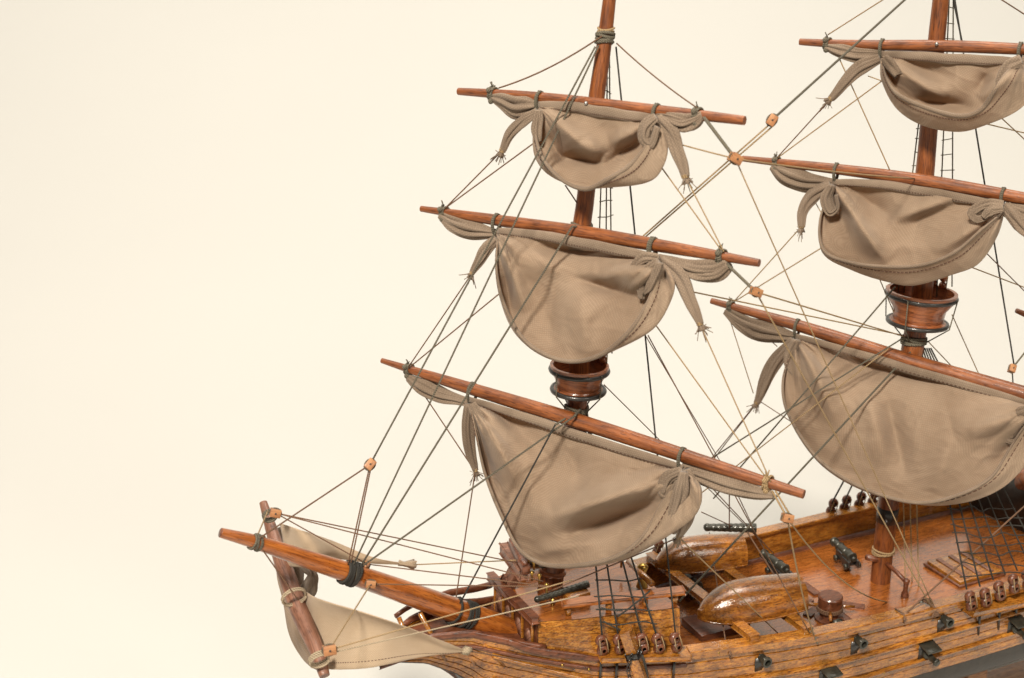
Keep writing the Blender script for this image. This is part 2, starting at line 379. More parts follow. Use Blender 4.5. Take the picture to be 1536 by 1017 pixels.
for a, b in (((598, 926), (612, 958)), ((630, 920), (668, 990)), ((688, 955), (712, 996)), ((715, 950), (756, 999))):
    p = hull(*b); q = PY(a[0], a[1], p[1]+.5); mb = MB().tube([q, p], [.12, .1], 6); link('head_timber', mb, W_HULL, ship)
# purple cheek board on the port bow, and the woven strap
P = catmull([hull(*q, k=1., dy=.12) for q in ((762, 962), (800, 975), (870, 985), (905, 990))], 20)
mb = MB().tube(P, [.16, .22, .2, .12], 8, flat=.6); link('cheek_rail', mb, W_DARK, ship)
mb = MB(); a, b, c, d = hull(828, 925, dy=.05), hull(838, 932, dy=.05), hull(812, 968, dy=.2), hull(800, 962, dy=.2)
mb.grid([[a+(d-a)*t, b+(c-b)*t] for t in np.linspace(0, 1, 5)])
# timbers standing at the far bow
for A, B, r in (((768, 812), (790, 856), .34), ((756, 822), (785, 862), .32), ((775, 852), (738, 928), .42), ((752, 880), (760, 866), .2)):
    p, q = PX(A[0], A[1], -1.6), PX(B[0], B[1], -1.9); 
    mb = MB().beam(p, q, r*1.6, r*1.2, up=V(1, 0, 0), bev=.08); link('bow_timber', mb, W_BOARD if r != .34 else W_DARK, ship, auto=35)
# port cathead with its black band and chain
p, q = hull(939, 945, dy=.6), hull(968, 1030, dy=1.1)
ch = link('cathead', MB().beam(p, q, .62, .5, bev=.05), W_HULL, ship, auto=35, label='short bright timber with a black band')
m = p+(q-p)*.40; mb = MB().beam(m-(q-p)*.04, m+(q-p)*.05, .72, .6, bev=.05); link('band', mb, M_BLACK, ch)
rr = catmull([m+V(-.3, -.3, .1), m+V(-.45, -.3, -.6), m+V(-.3, -.3, -1.4), m+V(-.5, -.3, -2.2)], 16)
mb = MB()
for i, c in enumerate(rr[:-1]):
    d = unit(rr[i+1]-c); mb.tube([c+V(.08*math.cos(a), .08*math.sin(a)*(i % 2), 0)+d*.12*math.sin(a) for a in np.linspace(0, 2*math.pi, 9)], .025, 5, caps=False)
link('chain', mb, M_BLACK, ch)
rb = catmull([m+V(.25, -.35, 0), m+V(.5, -.4, -.9), m+V(.7, -.4, -2.4)], 8); link('rope', MB().tube(rb, .06, 6), R_BLK, ch)

# ---- channels (shelves for the deadeyes)
def channel(pxs, dz=0):
    pts = [hull(*q, dy=.45) for q in pxs]; mb = MB(); A, B = pts
    mb.beam(A, B, .75, .26, bev=.05); return link('channel', mb, W_HULL, ship, auto=35)
channel([(900, 984), (1033, 981)]); channel([(1452, 917), (1600, 888)])

# ---- masts
W_SPAR_S = W_SPAR
fore_pts = [((922, -70), 17), ((914, 0), 20), ((905, 75), 23), ((893, 160), 25), ((878, 300), 27), ((868, 380), 29), ((870, 500), 30), ((866, 600), 31), ((845, 740), 33), ((828, 860), 37), ((824, 892), 38)]
main_pts = [((1418, -70), 21), ((1411, 0), 24), ((1401, 100), 26), ((1390, 230), 27), ((1382, 330), 30), ((1384, 430), 31), ((1370, 515), 33), ((1348, 650), 32), ((1330, 780), 30), ((1319, 886), 29)]
def mast(pts, name='mast'):
    P = [PY(*a) for a, w in pts]; r = [pxr(p, w) for p, (a, w) in zip(P, pts)]
    C = catmull([list(p)+[q] for p, q in zip(P, r)], 60)
    mb = MB().tube(C[:, :3], C[:, 3], 20); return link(name, mb, W_SPAR, ship), C
fmast, fC = mast(fore_pts); mmast, mC = mast(main_pts)
fmast['label'] = 'foremast behind the bowsprit'; mmast['label'] = 'main mast near the right edge'
def on_mast(C, py):
    ys = np.array([pr(c[:3])[1] for c in C]); i = int(np.argmin(abs(ys-py))); return C[i, :3], C[i, 3]
def axis_at(C, py):
    ys = np.array([pr(c[:3])[1] for c in C]); i = max(1, min(len(C)-2, int(np.argmin(abs(ys-py))))); Z = unit(C[i-1, :3]-C[i+1, :3])
    X_ = unit(np.cross(V(0, 1, 0), Z)); return C[i, :3], X_, np.cross(Z, X_), Z
def wraps(name, C, py, k, mat, parent, r=.05, h=.1, off=0.):
    c, X_, Y_, Z = axis_at(C, py); R = on_mast(C, py)[1]+r*.6; mb = MB()
    P = []
    for a in np.linspace(0, 2*math.pi*k, 14*k):
        P.append(c+X_*math.cos(a)*R+Y_*math.sin(a)*R+Z*(h*a/(2*math.pi)+.05*math.sin(a*1.7)+off))
    mb.tube(P, r, 6); return link(name, mb, mat, parent)
wraps('rope_wrap', fC, 66, 4, R_GREY, fmast, .075, .12); wraps('rope_wrap', fC, 56, 2, R_TAN, fmast, .05, .08)
wraps('rope_wrap', fC, 345, 3, R_GREY, fmast, .06, .08)
wraps('rope_wrap', fC, 612, 3, R_GREY, fmast, .07, .1)
wraps('rope_wrap', mC, 510, 4, R_GREY, mmast, .07, .1); wraps('rope_wrap', mC, 836, 3, R_TAN, mmast, .06, .1)
c, X_, Y_, Z = axis_at(fC, 858); mb = MB().lathe([(.60, -.12), (.68, -.08), (.7, 0), (.66, .1), (.60, .16)], 24, (c, X_, Y_, Z)); link('collar', mb, W_NEST, fmast)
c, X_, Y_, Z = axis_at(mC, 776); rr = on_mast(mC, 776)[1]; mb = MB().lathe([(rr, -.45), (rr+.03, -.42), (rr+.03, .42), (rr, .45)], 24, (c, X_, Y_, Z)); link('band', mb, M_BLACK, mmast)
mb = MB().lathe([(.75, -.02), (.72, .1), (.55, .14)], 24, (mC[-1, :3]+V(0, 0, .15), X_, Y_, Z)); link('collar', mb, W_SPAR, mmast)
# hanging hank of grey rope behind the lower yards
for C, py, par in ((fC, 622, fmast), (mC, 528, mmast)):
    c, X_, Y_, Z = axis_at(C, py); mb = MB()
    for i in range(7):
        a = c+X_*(.45+.02*i)+Y_*(.1*(i-3)); mb.tube(catmull([c+X_*.3+Z*.3, a, a+V(.1+.05*i, 0, -1.2)], 8), .05, 5)
    link('rope_hank', mb, R_GREY, par)

# ---- crow's nests
def nest(C, py_bot, wb, wt, h, pm, spin):
    c, X_, Y_, Z = axis_at(C, py_bot); Z = unit(Z*.6+V(.02, 0, 1)); X_ = unit(np.cross(V(0, 1, 0), Z)); Y_ = np.cross(Z, X_); M = (c, X_, Y_, Z)
    rb, rt = pxr(c, wb), pxr(c, wt)
    mb = MB().lathe([(0, 0), (rb*.98, 0), (rb*.98, .12), (rb*.84, .14), (rb*.81, .2), (rb*.87, h*.5), (rt*.95, h*.85), (rt*.98, h), (rt*.98, h+.12), (rt*.88, h+.12), (rt*.86, h*.9), (rb*.7, .25), (0, .25)], 48, M)
    o = link('crows_nest', mb, W_NEST, pm, auto=40)
    for r0, z0 in ((rb*.98, .04), (rt*.97, h-.12)):
        mb = MB(); mb.tube([c+X_*math.cos(a)*(r0-.03)+Y_*math.sin(a)*(r0-.03)+Z*(z0) for a in np.linspace(0, 2*math.pi, 49)], .12, 8, caps=False, flat=1.0)
        link('band', mb, M_BLACK, o)
    for a in np.linspace(0, 2*math.pi, 4, endpoint=False):
        a += spin; d = X_*math.cos(a)+Y_*math.sin(a)
        P = [c+d*(rt+.06)+Z*h, c+d*(rb+.14)+Z*.0, c+d*.45-Z*(1.1)]
        mb = MB().tube(P, .035, 5); link('rope', mb, R_GREY, o)
    for a in (-.35, .0, .35):
        d = X_*math.cos(a+spin)+Y_*math.sin(a+spin); p = c+d*rt*.86+Z*(h+.25)
        mb = MB()
        for dz in (0, .36): mb.ball(p+Z*dz, .2, 10, 8, (1, 1, 1))
        q = link('deadeye', mb, W_NEST, o)
        mb = MB(); sd = np.cross(d, Z)
        for s in (-1, 1): mb.tube([p+sd*.15*s-Z*.2+d*.12, p+sd*.15*s+Z*.55+d*.12], .035, 5)
        link('lanyard', mb, R_TAN, q)
    return o
nest(fC, 578, 82, 90, 1.15, fmast, .3); nest(mC, 487, 90, 106, 1.62, mmast, .5)

# ---- yards and square sails
NY = V(math.cos(math.radians(211.9)), math.sin(math.radians(211.9)), 0)
cross = {1: (896, 153), 2: (876, 350), 3: (858, 632), 4: (1405, 66), 5: (1385, 272), 6: (1366, 545)}
PD = {i: NY@PY(*c)+.93 for i, c in cross.items()}
def S(i, x, y, off=0): return onp(x, y, NY, PD[i]+off)
def yard(i, pts, nm, nails=()):
    P = [S(i, *a) for a, w in pts]; r = [pxr(p, w) for p, (a, w) in zip(P, pts)]
    C = catmull([list(p)+[q] for p, q in zip(P, r)], 40); C[:, 2] += .03*np.sin(np.linspace(0, 7, 40)+i)
    YC[i] = C
    o = link('yard', MB().tube(C[:, :3], C[:, 3], 18), W_SPAR, ship, auto=50, label=nm)
    for (x, y) in nails: link('pin', MB().ball(S(i, x, y, .38), .09, 8, 6), M_STEEL, o)
    return o
YO = {}; YC = {}
YO[1] = yard(1, [((688, 138), 11), ((800, 146), 17), ((900, 156), 20), ((1010, 169), 18), ((1117, 182), 14)], 'uppermost yard on the foremast', [(879, 155)])
YO[2] = yard(2, [((632, 314), 9), ((740, 329), 17), ((870, 348), 22), ((1010, 373), 19), ((1139, 395), 12)], 'middle yard on the foremast')
YO[3] = yard(3, [((573, 541), 8), ((690, 577), 18), ((860, 630), 23), ((1050, 692), 21), ((1206, 741), 14)], 'lowest yard on the foremast')
YO[4] = yard(4, [((1200, 62), 10), ((1300, 67), 15), ((1415, 70), 18), ((1536, 74), 17), ((1640, 78), 11)], 'uppermost yard on the main mast', [(1405, 66)])
YO[5] = yard(5, [((1114, 237), 9), ((1230, 251), 15), ((1385, 272), 20), ((1536, 297), 19), ((1680, 321), 12)], 'middle yard on the main mast')
YO[6] = yard(6, [((1067, 451), 9), ((1200, 490), 18), ((1366, 542), 23), ((1550, 594), 24), ((1720, 640), 14)], 'lowest yard on the main mast')

def on_yard(i, px):
    xs = [pr(c[:3])[0] for c in YC[i]]; k = int(np.argmin([abs(x-px) for x in xs])); return YC[i][k, :3].copy(), YC[i][k, 3]
def loft(P, w, n=26, ridges=5, amp=.16, seed=0, flat=.7, N=NY, m=44, tw=0.):
    """pleated bundle of cloth along 3D points P with radii w (cm)"""
    rs = np.random.RandomState(seed); ph = rs.rand(4)*6.28
    C = catmull([list(p)+[q] for p, q in zip(P, w)], m)
    def ridge(a, t):
        env = .45+.55*min(1, 4*t*(1-t)+.2)
        g = abs(math.sin((ridges+1)*.5*a+ph[0]+tw*t*.6+.25*math.sin(5*t+ph[3])))**.6
        h = abs(math.sin((ridges+4)*.5*a+ph[1]-1.2*t))**.6
        return 1+env*(amp*2.0*(g-.7)+amp*1.1*(h-.7))+amp*.3*math.sin(9*t+ph[2]+a)
    return MB().tube(C[:, :3], C[:, 3], n*3, flat=flat, ridge=ridge)
def seg_d(x, y, a, b):
    ax, ay = a; bx, by = b; L = (bx-ax)**2+(by-ay)**2; t = np.clip(((x-ax)*(bx-ax)+(y-ay)*(by-ay))/L, 0, 1)
    return np.hypot(x-(ax+t*(bx-ax)), y-(ay+t*(by-ay))), t
def make_sail(i, label, top, bottom, hem, prof, creases, seed, hemoff=1.8, botoff=1.1, back=.1, base=.2, nu=140, nv=96, pleat=.10, mat=CLOTH, k=5.):
    rs = np.random.RandomState(seed)
    T = resample(catmull([(a, b) for a, b in top], 60), nu); B = resample(catmull(bottom, 80), nu); H = resample(catmull(hem, 80), nu)
    # equalise: blend by column
    u = np.linspace(0, 1, nu); bow = np.sin(np.pi*u)**.6
    rows = []
    for v in (0, .22, .45, .68, .88, 1.0):
        P = T*(1-v)+B*v
        off = -back*np.sin(np.pi*v)*bow+botoff*(v**2)*bow
        rows.append(np.column_stack([P, off+base*bow]))
    for v in (.5, 1.0):
        P = B*(1-v)+H*v; off = (botoff+(hemoff-botoff)*v+base)*bow+.05
        rows.append(np.column_stack([P, off]))
    R = np.array(rows); G = np.zeros((nv, nu, 3))
    for j in range(nu): G[:, j] = catmull(R[:, j], nv) if False else np.stack([np.interp(np.linspace(0, 1, nv), np.linspace(0, 1, 8), R[:, j, q]) for q in range(3)], 1)
    for _ in range(10): G[1:-1] = .25*G[:-2]+.5*G[1:-1]+.25*G[2:]
    x, y = G[:, :, 0], G[:, :, 1]; vv = np.linspace(0, 1, nv)[:, None]*np.ones((1, nu)); uu = np.ones((nv, 1))*u[None]
    for (a, b, w, amp) in creases:
        d, t = seg_d(x, y, a, b); G[:, :, 2] += 1.75*amp*np.exp(-(np.sqrt(d*d+4)/w)**1.45)*(np.sin(np.pi*np.clip(t*.85+.12, 0, 1)))
    f = np.exp(-uu/.11)+np.exp(-(1-uu)/.11); f *= np.clip(np.minimum(uu, 1-uu)/.03, 0, 1)
    G[:, :, 2] += pleat*1.6*f*np.sin(2*np.pi*vv*k+rs.rand()*6)
    for (tx, ty), sg in (((T[0, 0]-4, T[0, 1]-6), 1), ((T[-1, 0]+4, T[-1, 1]-6), -1)):
        r_ = np.hypot(x-tx, y-ty); th = np.arctan2(y-ty, (x-tx)*sg); ph = rs.rand(2)*6
        g = np.abs(np.sin(th*5.5+ph[0]+.35*np.sin(r_/16.)))**.7-.6; g2 = np.abs(np.sin(th*9+ph[1]))**.8-.6
        sc_ = (B[:, 1].max()-T[0, 1])/150.
        G[:, :, 2] += np.clip(r_/30., 0, 1)*np.sin(np.pi*np.clip(vv, 0, .97)/.97)**.5*(.48*g*np.exp(-(r_/(60*sc_))**2)+.18*g2*np.exp(-(r_/(85*sc_))**2))
    for q in range(5):
        a, b, c = rs.rand(3); G[:, :, 2] += .055*np.sin(2*np.pi*(uu*(1+3*a)+vv*(1+2*b)+c))*bow[None]*np.sin(np.pi*np.clip(vv*1.1, 0, 1))
    from mathutils import noise
    W = np.zeros((nv, nu)); sx = seed*13.7
    for a in range(nv):
        for b in range(nu):
            X1, Y1 = x[a, b]/30., y[a, b]/30.
            n0 = noise.noise(Vector((X1*.5, Y1*.3, sx)))
            n1 = 1-2.2*abs(noise.noise(Vector((X1*1.15+.45*Y1+n0, Y1*.45+n0, sx+5)))); n2 = 1-2.2*abs(noise.noise(Vector((X1*.9-1.2*Y1+n0*1.5, Y1*.9+X1*.4, sx+9)))); n3 = noise.noise(Vector((X1*3, Y1*2.6, sx+2)))
            W[a, b] = .06*max(n1, 0)**2*(.5+n0)+.035*max(n2, 0)**2.5+.008*n3
    G[:, :, 2] += W*np.clip(np.minimum(vv, 1-vv)/.06, 0, 1)*np.clip(np.minimum(uu, 1-uu)/.03, 0, 1)
    P3 = np.array([[S(i, *G[r, c]) for c in range(nu)] for r in range(nv)])
    # uv from arc length
    du = np.cumsum(np.concatenate([np.zeros((nv, 1)), np.linalg.norm(np.diff(P3, axis=1), axis=2)], 1), 1)
    dv = np.cumsum(np.concatenate([np.zeros((1, nu)), np.linalg.norm(np.diff(P3, axis=0), axis=2)], 0), 0)
    mid = du[:, nu//2:nu//2+1]; du = du-mid
    o = link('sail', MB().grid(P3, np.stack([du, dv], 2)), mat, ship, label=label, solid=.045)
    # rolled hem with its row of stitches
    E = P3[-1]; IN = P3[-8]; e = MB().tube(E[1:-1]+(IN[1:-1]-E[1:-1])*.15, [.05, .12, .12, .12, .05], 8, flat=.7)
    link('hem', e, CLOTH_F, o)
    r = -9; K = P3[r]+NY*.055; Kb = P3[r]-NY*.055; mb = MB(); L = resample(K, 150)
    for q in range(8, 142, 2): mb.tube([L[q], L[q+1]+(L[q+1]-L[q])*.35], .024, 4)
    L = resample(P3[r-1]*.5+P3[r]*.5-NY*.0+cU*0, 150)
    link('stitching', mb, M_STITCH, o)
    # head band folded over the yard's underside
    C = resample(np.array([S(i, a, b-3, .12+base*.9) for a, b in catmull(top, 40)]), 40)
    def ridge(a, t): return 1+.08*math.sin(3*a+9*t)+.07*math.sin(23*t+a)
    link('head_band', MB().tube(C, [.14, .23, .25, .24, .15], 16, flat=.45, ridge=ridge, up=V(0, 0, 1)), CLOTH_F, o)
    mb = MB(); L = resample(C+NY*.12-V(0, 0, .13), 120)
    for q in range(3, 116, 2): mb.tube([L[q], L[q+1]], .02, 4)
    link('stitching', mb, M_STITCH, o)
    return o
def roll(i, sail, prof, seed):
    P = [S(i, x, (a+b)/2, .12) for x, a, b in prof]; w = [pxr(p, b-a) for p, (x, a, b) in zip(P, prof)]
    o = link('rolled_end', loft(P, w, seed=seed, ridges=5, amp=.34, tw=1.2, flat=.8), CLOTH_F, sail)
    return o
def tail(i, sail, pts, seed, name='hanging_tail', flat=.6, frill=True, off=.25, mat=None, amp=.34, dof=0):
    off = off+(.55 if name == 'fold' else .2)
    P = [S(i, x, y, off+dof*q) for q, (x, y, w) in enumerate(pts)]; w = [pxr(p, q[2]*2)*1.0 for p, q in zip(P, pts)]
    mb = loft(P, w, seed=seed, ridges=3, amp=amp, flat=flat, tw=1.5)
    if frill:
        e = P[-1]; d = unit(P[-1]-P[-2]); s = unit(np.cross(d, NY)); r = w[-1]
        C = [e-d*.35, e-d*.15, e, e+d*.15, e+d*.3]
        mb.tube(C, [r*.8, r*.55, r*.5, r*.9, r*1.25], 14, flat=.6, ridge=lambda a, t: 1+.3*math.sin(5*a))
        for q in range(16):
            t = (np.random.rand(3)-.5)*.7; mb.tube([e+t*.1, e+d*.25+t*.5, e+d*(.3+.25*np.random.rand())+t], .02, 4)
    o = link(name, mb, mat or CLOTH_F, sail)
    if frill:
        c = P[-1]-unit(P[-1]-P[-2])*.02; mbk = MB(); d = unit(P[-1]-P[-2]); s = unit(np.cross(d, NY))
        for q in range(3): mbk.tube([c+d*.05*(q-1)+(s*math.cos(a)+NY*.7*math.sin(a))*w[-1]*.8 for a in np.linspace(0, 6.3, 13)], .03, 5, caps=False)
        link_knot.append((mbk, sail))
    return P[-1]
link_knot = []
def tie(i, sail, px, py, rad=.62, turns=2, mat=None):
    """rope loop round yard and cloth; centre given in px"""
    c, R = on_yard(i, px); rad = R+.24; c = c-V(0, 0, .20)+NY*.05; mb = MB()
    yd = unit(np.cross(NY, V(0, 0, 1))*1.0); P = []
    for a in np.linspace(0, 2*math.pi*turns, 18*turns): P.append(c+V(0, 0, 1)*math.cos(a)*rad+NY*math.sin(a)*(R+.10)+yd*(.07*a/6.28-.03+.03*math.sin(a*2)))
    mb.tube(P, .05, 6); return link('tie', mb, mat or R_GREY, sail)
def lash(i, sail, px, py, r=.36):
    yd = unit(S(i, px+40, py+6)-S(i, px-40, py-6)); c, R = on_yard(i, px); r = R+.05; mb = MB(); P = []
    for a in np.linspace(0, 2*math.pi*4, 60): P.append(c+V(0, 0, 1)*math.cos(a)*r*(1+.15*math.sin(a*.7))+NY*math.sin(a)*r+yd*(.16*math.sin(a*.45)))
    mb.tube(P, .06, 6); mb.ball(c+NY*.3+V(0, 0, .2), .13, 8, 6); mb.ball(c+NY*.2-V(0, 0, .3)+yd*.05, .14, 8, 6)
    for q in range(5): t = (np.random.rand(3)-.5); mb.tube([c+V(0, 0, .3), c+V(0, 0, .45)+t*.25], .03, 4)
    return link('lashing', mb, R_GREY if i != 3 or px < 700 else R_TAN, sail)

TE = {}
# 1 fore topgallant
s1 = make_sail(1, 'small sail at the top of the foremast',
    [(808, 160), (850, 163), (900, 170), (945, 177), (985, 181)],
    [(808, 164), (800, 195), (802, 235), (822, 262), (860, 278), (915, 281), (978, 272), (1000, 240), (1000, 205), (986, 180)],
    [(809, 164), (804, 200), (815, 238), (843, 270), (877, 284), (908, 270), (945, 246), (970, 215), (984, 183)],
    None, [((815, 165), (900, 240), 15, .55), ((985, 190), (915, 215), 14, .45), ((820, 200), (850, 250), 10, -.35), ((985, 185), (900, 255), 10, -.5), ((845, 235), (905, 245), 9, -.5), ((880, 205), (900, 235), 14, .3)], 1, 1.5, .9)
roll(1, s1, [(738, 141, 151), (755, 139, 163), (775, 142, 174), (795, 147, 171), (812, 153, 164)], 1); roll(1, s1, [(982, 166, 180), (1003, 168, 186), (1025, 171, 197), (1042, 169, 190), (1054, 166, 178)], 2)
TE['1L'] = tail(1, s1, [(806, 168, 6), (784, 182, 8), (764, 203, 7), (753, 226, 5)], 3); TE['1R'] = tail(1, s1, [(986, 176, 7), (1006, 200, 11), (1020, 235, 10), (1028, 265, 7)], 4)
tail(1, s1, [(984, 176, 6), (968, 190, 8), (966, 208, 8), (976, 216, 5), (986, 190, 5)], 5, 'fold', frill=False, off=.45); tail(1, s1, [(808, 165, 6), (806, 190, 8), (806, 212, 6)], 6, 'fold', frill=False, off=.35)
tie(1, s1, 811, 152, .58); tie(1, s1, 984, 168, .58); lash(1, s1, 742, 144, .3); lash(1, s1, 1050, 173, .33)
# 2 fore topsail
s2 = make_sail(2, 'middle sail on the foremast, above its crow\'s nest',
    [(747, 349), (800, 355), (870, 367), (930, 379), (989, 391)],
    [(746, 353), (743, 400), (750, 448), (772, 500), (815, 535), (866, 545), (930, 522), (982, 493), (1008, 450), (1012, 420), (992, 393)],
    [(747, 353), (745, 405), (757, 458), (785, 508), (825, 535), (866, 542), (905, 530), (943, 497), (966, 462), (980, 428), (990, 394)],
    None, [((750, 360), (790, 470), 16, .5), ((765, 360), (840, 410), 20, .4), ((930, 440), (990, 400), 13, .6), ((870, 420), (960, 445), 11, -.6), ((790, 372), (960, 378), 14, -.45), ((990, 400), (900, 415), 14, .5), ((870, 440), (880, 530), 22, .25), ((820, 430), (830, 520), 18, -.2), ((755, 380), (770, 480), 9, -.3)], 2, 2.1, 1.5, back=-.3, base=.35)
roll(2, s2, [(660, 316, 328), (680, 324, 346), (705, 333, 358), (730, 340, 357), (748, 345, 355)], 11); roll(2, s2, [(988, 382, 396), (1020, 388, 408), (1050, 393, 420), (1075, 392, 420), (1092, 385, 405)], 12)
TE['2L'] = tail(2, s2, [(744, 358, 6), (728, 376, 8), (716, 395, 6), (708, 410, 4)], 13); TE['2R'] = tail(2, s2, [(992, 390, 8), (1018, 415, 12), (1036, 452, 10), (1050, 486, 6)], 14)
tail(2, s2, [(748, 355, 6), (756, 375, 9), (757, 395, 7)], 17, 'fold', frill=False, off=.4)
tail(2, s2, [(988, 388, 7), (965, 388, 8), (952, 405, 8), (950, 430, 6)], 15, 'fold', frill=False, off=.5); tail(2, s2, [(988, 392, 6), (974, 405, 8), (964, 430, 8), (962, 448, 5)], 16, 'fold', frill=False, off=.75); tail(2, s2, [(990, 394, 6), (984, 410, 7), (974, 432, 6), (966, 440, 4)], 18, 'fold', frill=False, off=.9)
tie(2, s2, 748, 343, .62); tie(2, s2, 989, 382, .65, 3); lash(2, s2, 668, 320, .3); lash(2, s2, 1086, 389, .36)
# 3 fore course
s3 = make_sail(3, 'large lowest sail on the foremast, above the bow deck',
    [(704, 602), (760, 620), (850, 650), (940, 679), (1024, 705)],
    [(704, 606), (716, 655), (728, 712), (752, 775), (778, 827), (815, 850), (880, 851), (940, 838), (1010, 800), (1048, 768), (1052, 730), (1028, 708)],
    [(705, 606), (715, 655), (728, 712), (753, 775), (780, 825), (818, 847), (875, 847), (930, 832), (965, 802), (990, 755), (1022, 712)],
    None, [((715, 612), (780, 730), 20, .7), ((740, 612), (840, 700), 26, -.4), ((830, 775), (1015, 715), 20, .8), ((860, 800), (1005, 745), 14, -.7), ((790, 660), (800, 780), 26, .3), ((860, 670), (870, 750), 25, -.25), ((720, 640), (745, 750), 9, -.4), ((800, 830), (900, 810), 18, .3)], 3, 2.5, 1.8, back=-.55, base=.3, nu=170, nv=120, k=6)
roll(3, s3, [(612, 560, 571), (635, 570, 592), (660, 582, 604), (685, 591, 606), (704, 598, 610)], 21); roll(3, s3, [(1024, 695, 714), (1060, 706, 728), (1095, 717, 742), (1130, 728, 748), (1160, 737, 748)], 22)
TE['3L'] = tail(3, s3, [(704, 606, 7), (702, 640, 9), (707, 680, 7), (713, 706, 4)], 23); TE['3R'] = tail(3, s3, [(1028, 704, 9), (1037, 740, 13), (1030, 778, 10), (1018, 806, 5)], 24)
tail(3, s3, [(706, 606, 7), (718, 628, 9), (726, 648, 8), (722, 660, 4)], 25, 'fold', frill=False, off=.4); tail(3, s3, [(1022, 706, 7), (1003, 716, 8), (994, 738, 7), (1003, 742, 4), (1016, 722, 4)], 26, 'fold', frill=False, off=.6); tail(3, s3, [(1026, 708, 7), (1020, 740, 11), (1012, 775, 8), (1012, 800, 5)], 27, 'fold', frill=False, off=.75)
tie(3, s3, 704, 592, .68); tie(3, s3, 1026, 694, .72, 2); lash(3, s3, 617, 558, .3); lash(3, s3, 1157, 728, .42)
# 4 main topgallant
s4 = make_sail(4, 'small sail at the top of the main mast',
    [(1322, 84), (1380, 88), (1450, 92), (1532, 96)],
    [(1321, 88), (1322, 120), (1345, 164), (1385, 190), (1438, 199), (1475, 190), (1530, 165), (1556, 130), (1535, 98)],
    [(1322, 88), (1331, 120), (1348, 142), (1400, 164), (1445, 173), (1472, 162), (1492, 132), (1512, 105), (1533, 98)],
    None, [((1330, 92), (1420, 150), 15, .65), ((1350, 90), (1430, 120), 14, -.3), ((1375, 150), (1460, 160), 9, -.5), ((1532, 100), (1470, 150), 14, .5), ((1480, 110), (1465, 140), 10, -.3)], 4, 2.0, 1.1)
roll(4, s4, [(1238, 64, 73), (1262, 66, 86), (1285, 70, 92), (1308, 73, 89), (1324, 76, 88)], 31); roll(4, s4, [(1532, 84, 104), (1555, 86, 108), (1580, 86, 104), (1600, 83, 92)], 32)
TE['4L'] = tail(4, s4, [(1320, 88, 6), (1292, 100, 9), (1268, 124, 7), (1246, 148, 5)], 33); tail(4, s4, [(1326, 86, 6), (1338, 100, 8), (1346, 112, 6), (1340, 100, 4)], 34, 'fold', frill=False, off=.5); tail(4, s4, [(1532, 90, 8), (1512, 100, 9), (1503, 125, 8), (1512, 140, 5)], 35, 'fold', frill=False, off=.6)
tie(4, s4, 1322, 75, .58); tie(4, s4, 1531, 84, .6); lash(4, s4, 1243, 68, .3)
# 5 main topsail
s5 = make_sail(5, 'middle sail on the main mast, above its crow\'s nest',
    [(1250, 276), (1320, 280), (1420, 296), (1506, 313)],
    [(1249, 280), (1232, 330), (1234, 380), (1280, 407), (1330, 424), (1370, 430), (1430, 413), (1468, 397), (1496, 355), (1507, 316)],
    [(1249, 280), (1230, 330), (1236, 376), (1275, 393), (1330, 399), (1385, 396), (1430, 378), (1470, 345), (1506, 317)],
    None, [((1255, 285), (1330, 395), 13, .75), ((1275, 282), (1345, 330), 17, -.45), ((1345, 328), (1440, 295), 12, .5), ((1440, 302), (1350, 340), 10, -.3), ((1240, 310), (1290, 330), 16, -.4), ((1500, 322), (1400, 380), 14, .4), ((1380, 310), (1370, 370), 20, -.2)], 5, 2.4, 1.5, back=-.3)
roll(5, s5, [(1158, 243, 254), (1180, 252, 276), (1205, 260, 286), (1230, 265, 284), (1250, 269, 280)], 41); roll(5, s5, [(1506, 300, 320), (1530, 306, 334), (1560, 312, 342), (1590, 318, 334)], 42)
TE['5L'] = tail(5, s5, [(1246, 278, 6), (1220, 292, 9), (1205, 315, 7), (1202, 340, 5)], 43); tail(5, s5, [(1508, 308, 8), (1526, 330, 10), (1545, 352, 8)], 44)
tail(5, s5, [(1248, 278, 6), (1240, 298, 9), (1247, 318, 8), (1256, 312, 5), (1254, 292, 4)], 45, 'fold', frill=False, off=.5); tail(5, s5, [(1505, 308, 6), (1480, 306, 7), (1460, 318, 7), (1466, 328, 5), (1488, 320, 5)], 46, 'fold', frill=False, off=.7); tail(5, s5, [(1505, 312, 5), (1485, 316, 6), (1475, 326, 4)], 47, 'fold', frill=False, off=.85)
tie(5, s5, 1250, 268, .6); tie(5, s5, 1507, 302, .68); lash(5, s5, 1163, 243, .3)
# 6 main course
s6 = make_sail(6, 'large lowest sail on the main mast',
    [(1194, 507), (1280, 532), (1400, 567), (1480, 590), (1556, 613)],
    [(1193, 511), (1173, 570), (1180, 620), (1226, 692), (1292, 735), (1380, 757), (1450, 754), (1505, 732), (1545, 690), (1568, 640), (1558, 616)],
    [(1194, 511), (1175, 570), (1182, 620), (1229, 690), (1292, 731), (1372, 754), (1432, 744), (1485, 716), (1515, 670), (1535, 640), (1557, 617)],
    None, [((1200, 515), (1260, 640), 22, .7), ((1225, 515), (1330, 560), 28, -.4), ((1330, 600), (1360, 720), 18, -.5), ((1300, 590), (1330, 700), 22, .4), ((1550, 620), (1430, 650), 28, .7), ((1430, 650), (1400, 740), 24, .3), ((1290, 545), (1420, 578), 14, -.4), ((1545, 640), (1480, 700), 18, -.4)], 6, 3.4, 2.4, back=-.9, base=.35, nu=170, nv=120, k=6)
roll(6, s6, [(1088, 460, 472), (1110, 470, 492), (1140, 482, 510), (1170, 492, 513), (1195, 500, 512)], 51); roll(6, s6, [(1555, 602, 622), (1590, 612, 636), (1640, 626, 640)], 52)
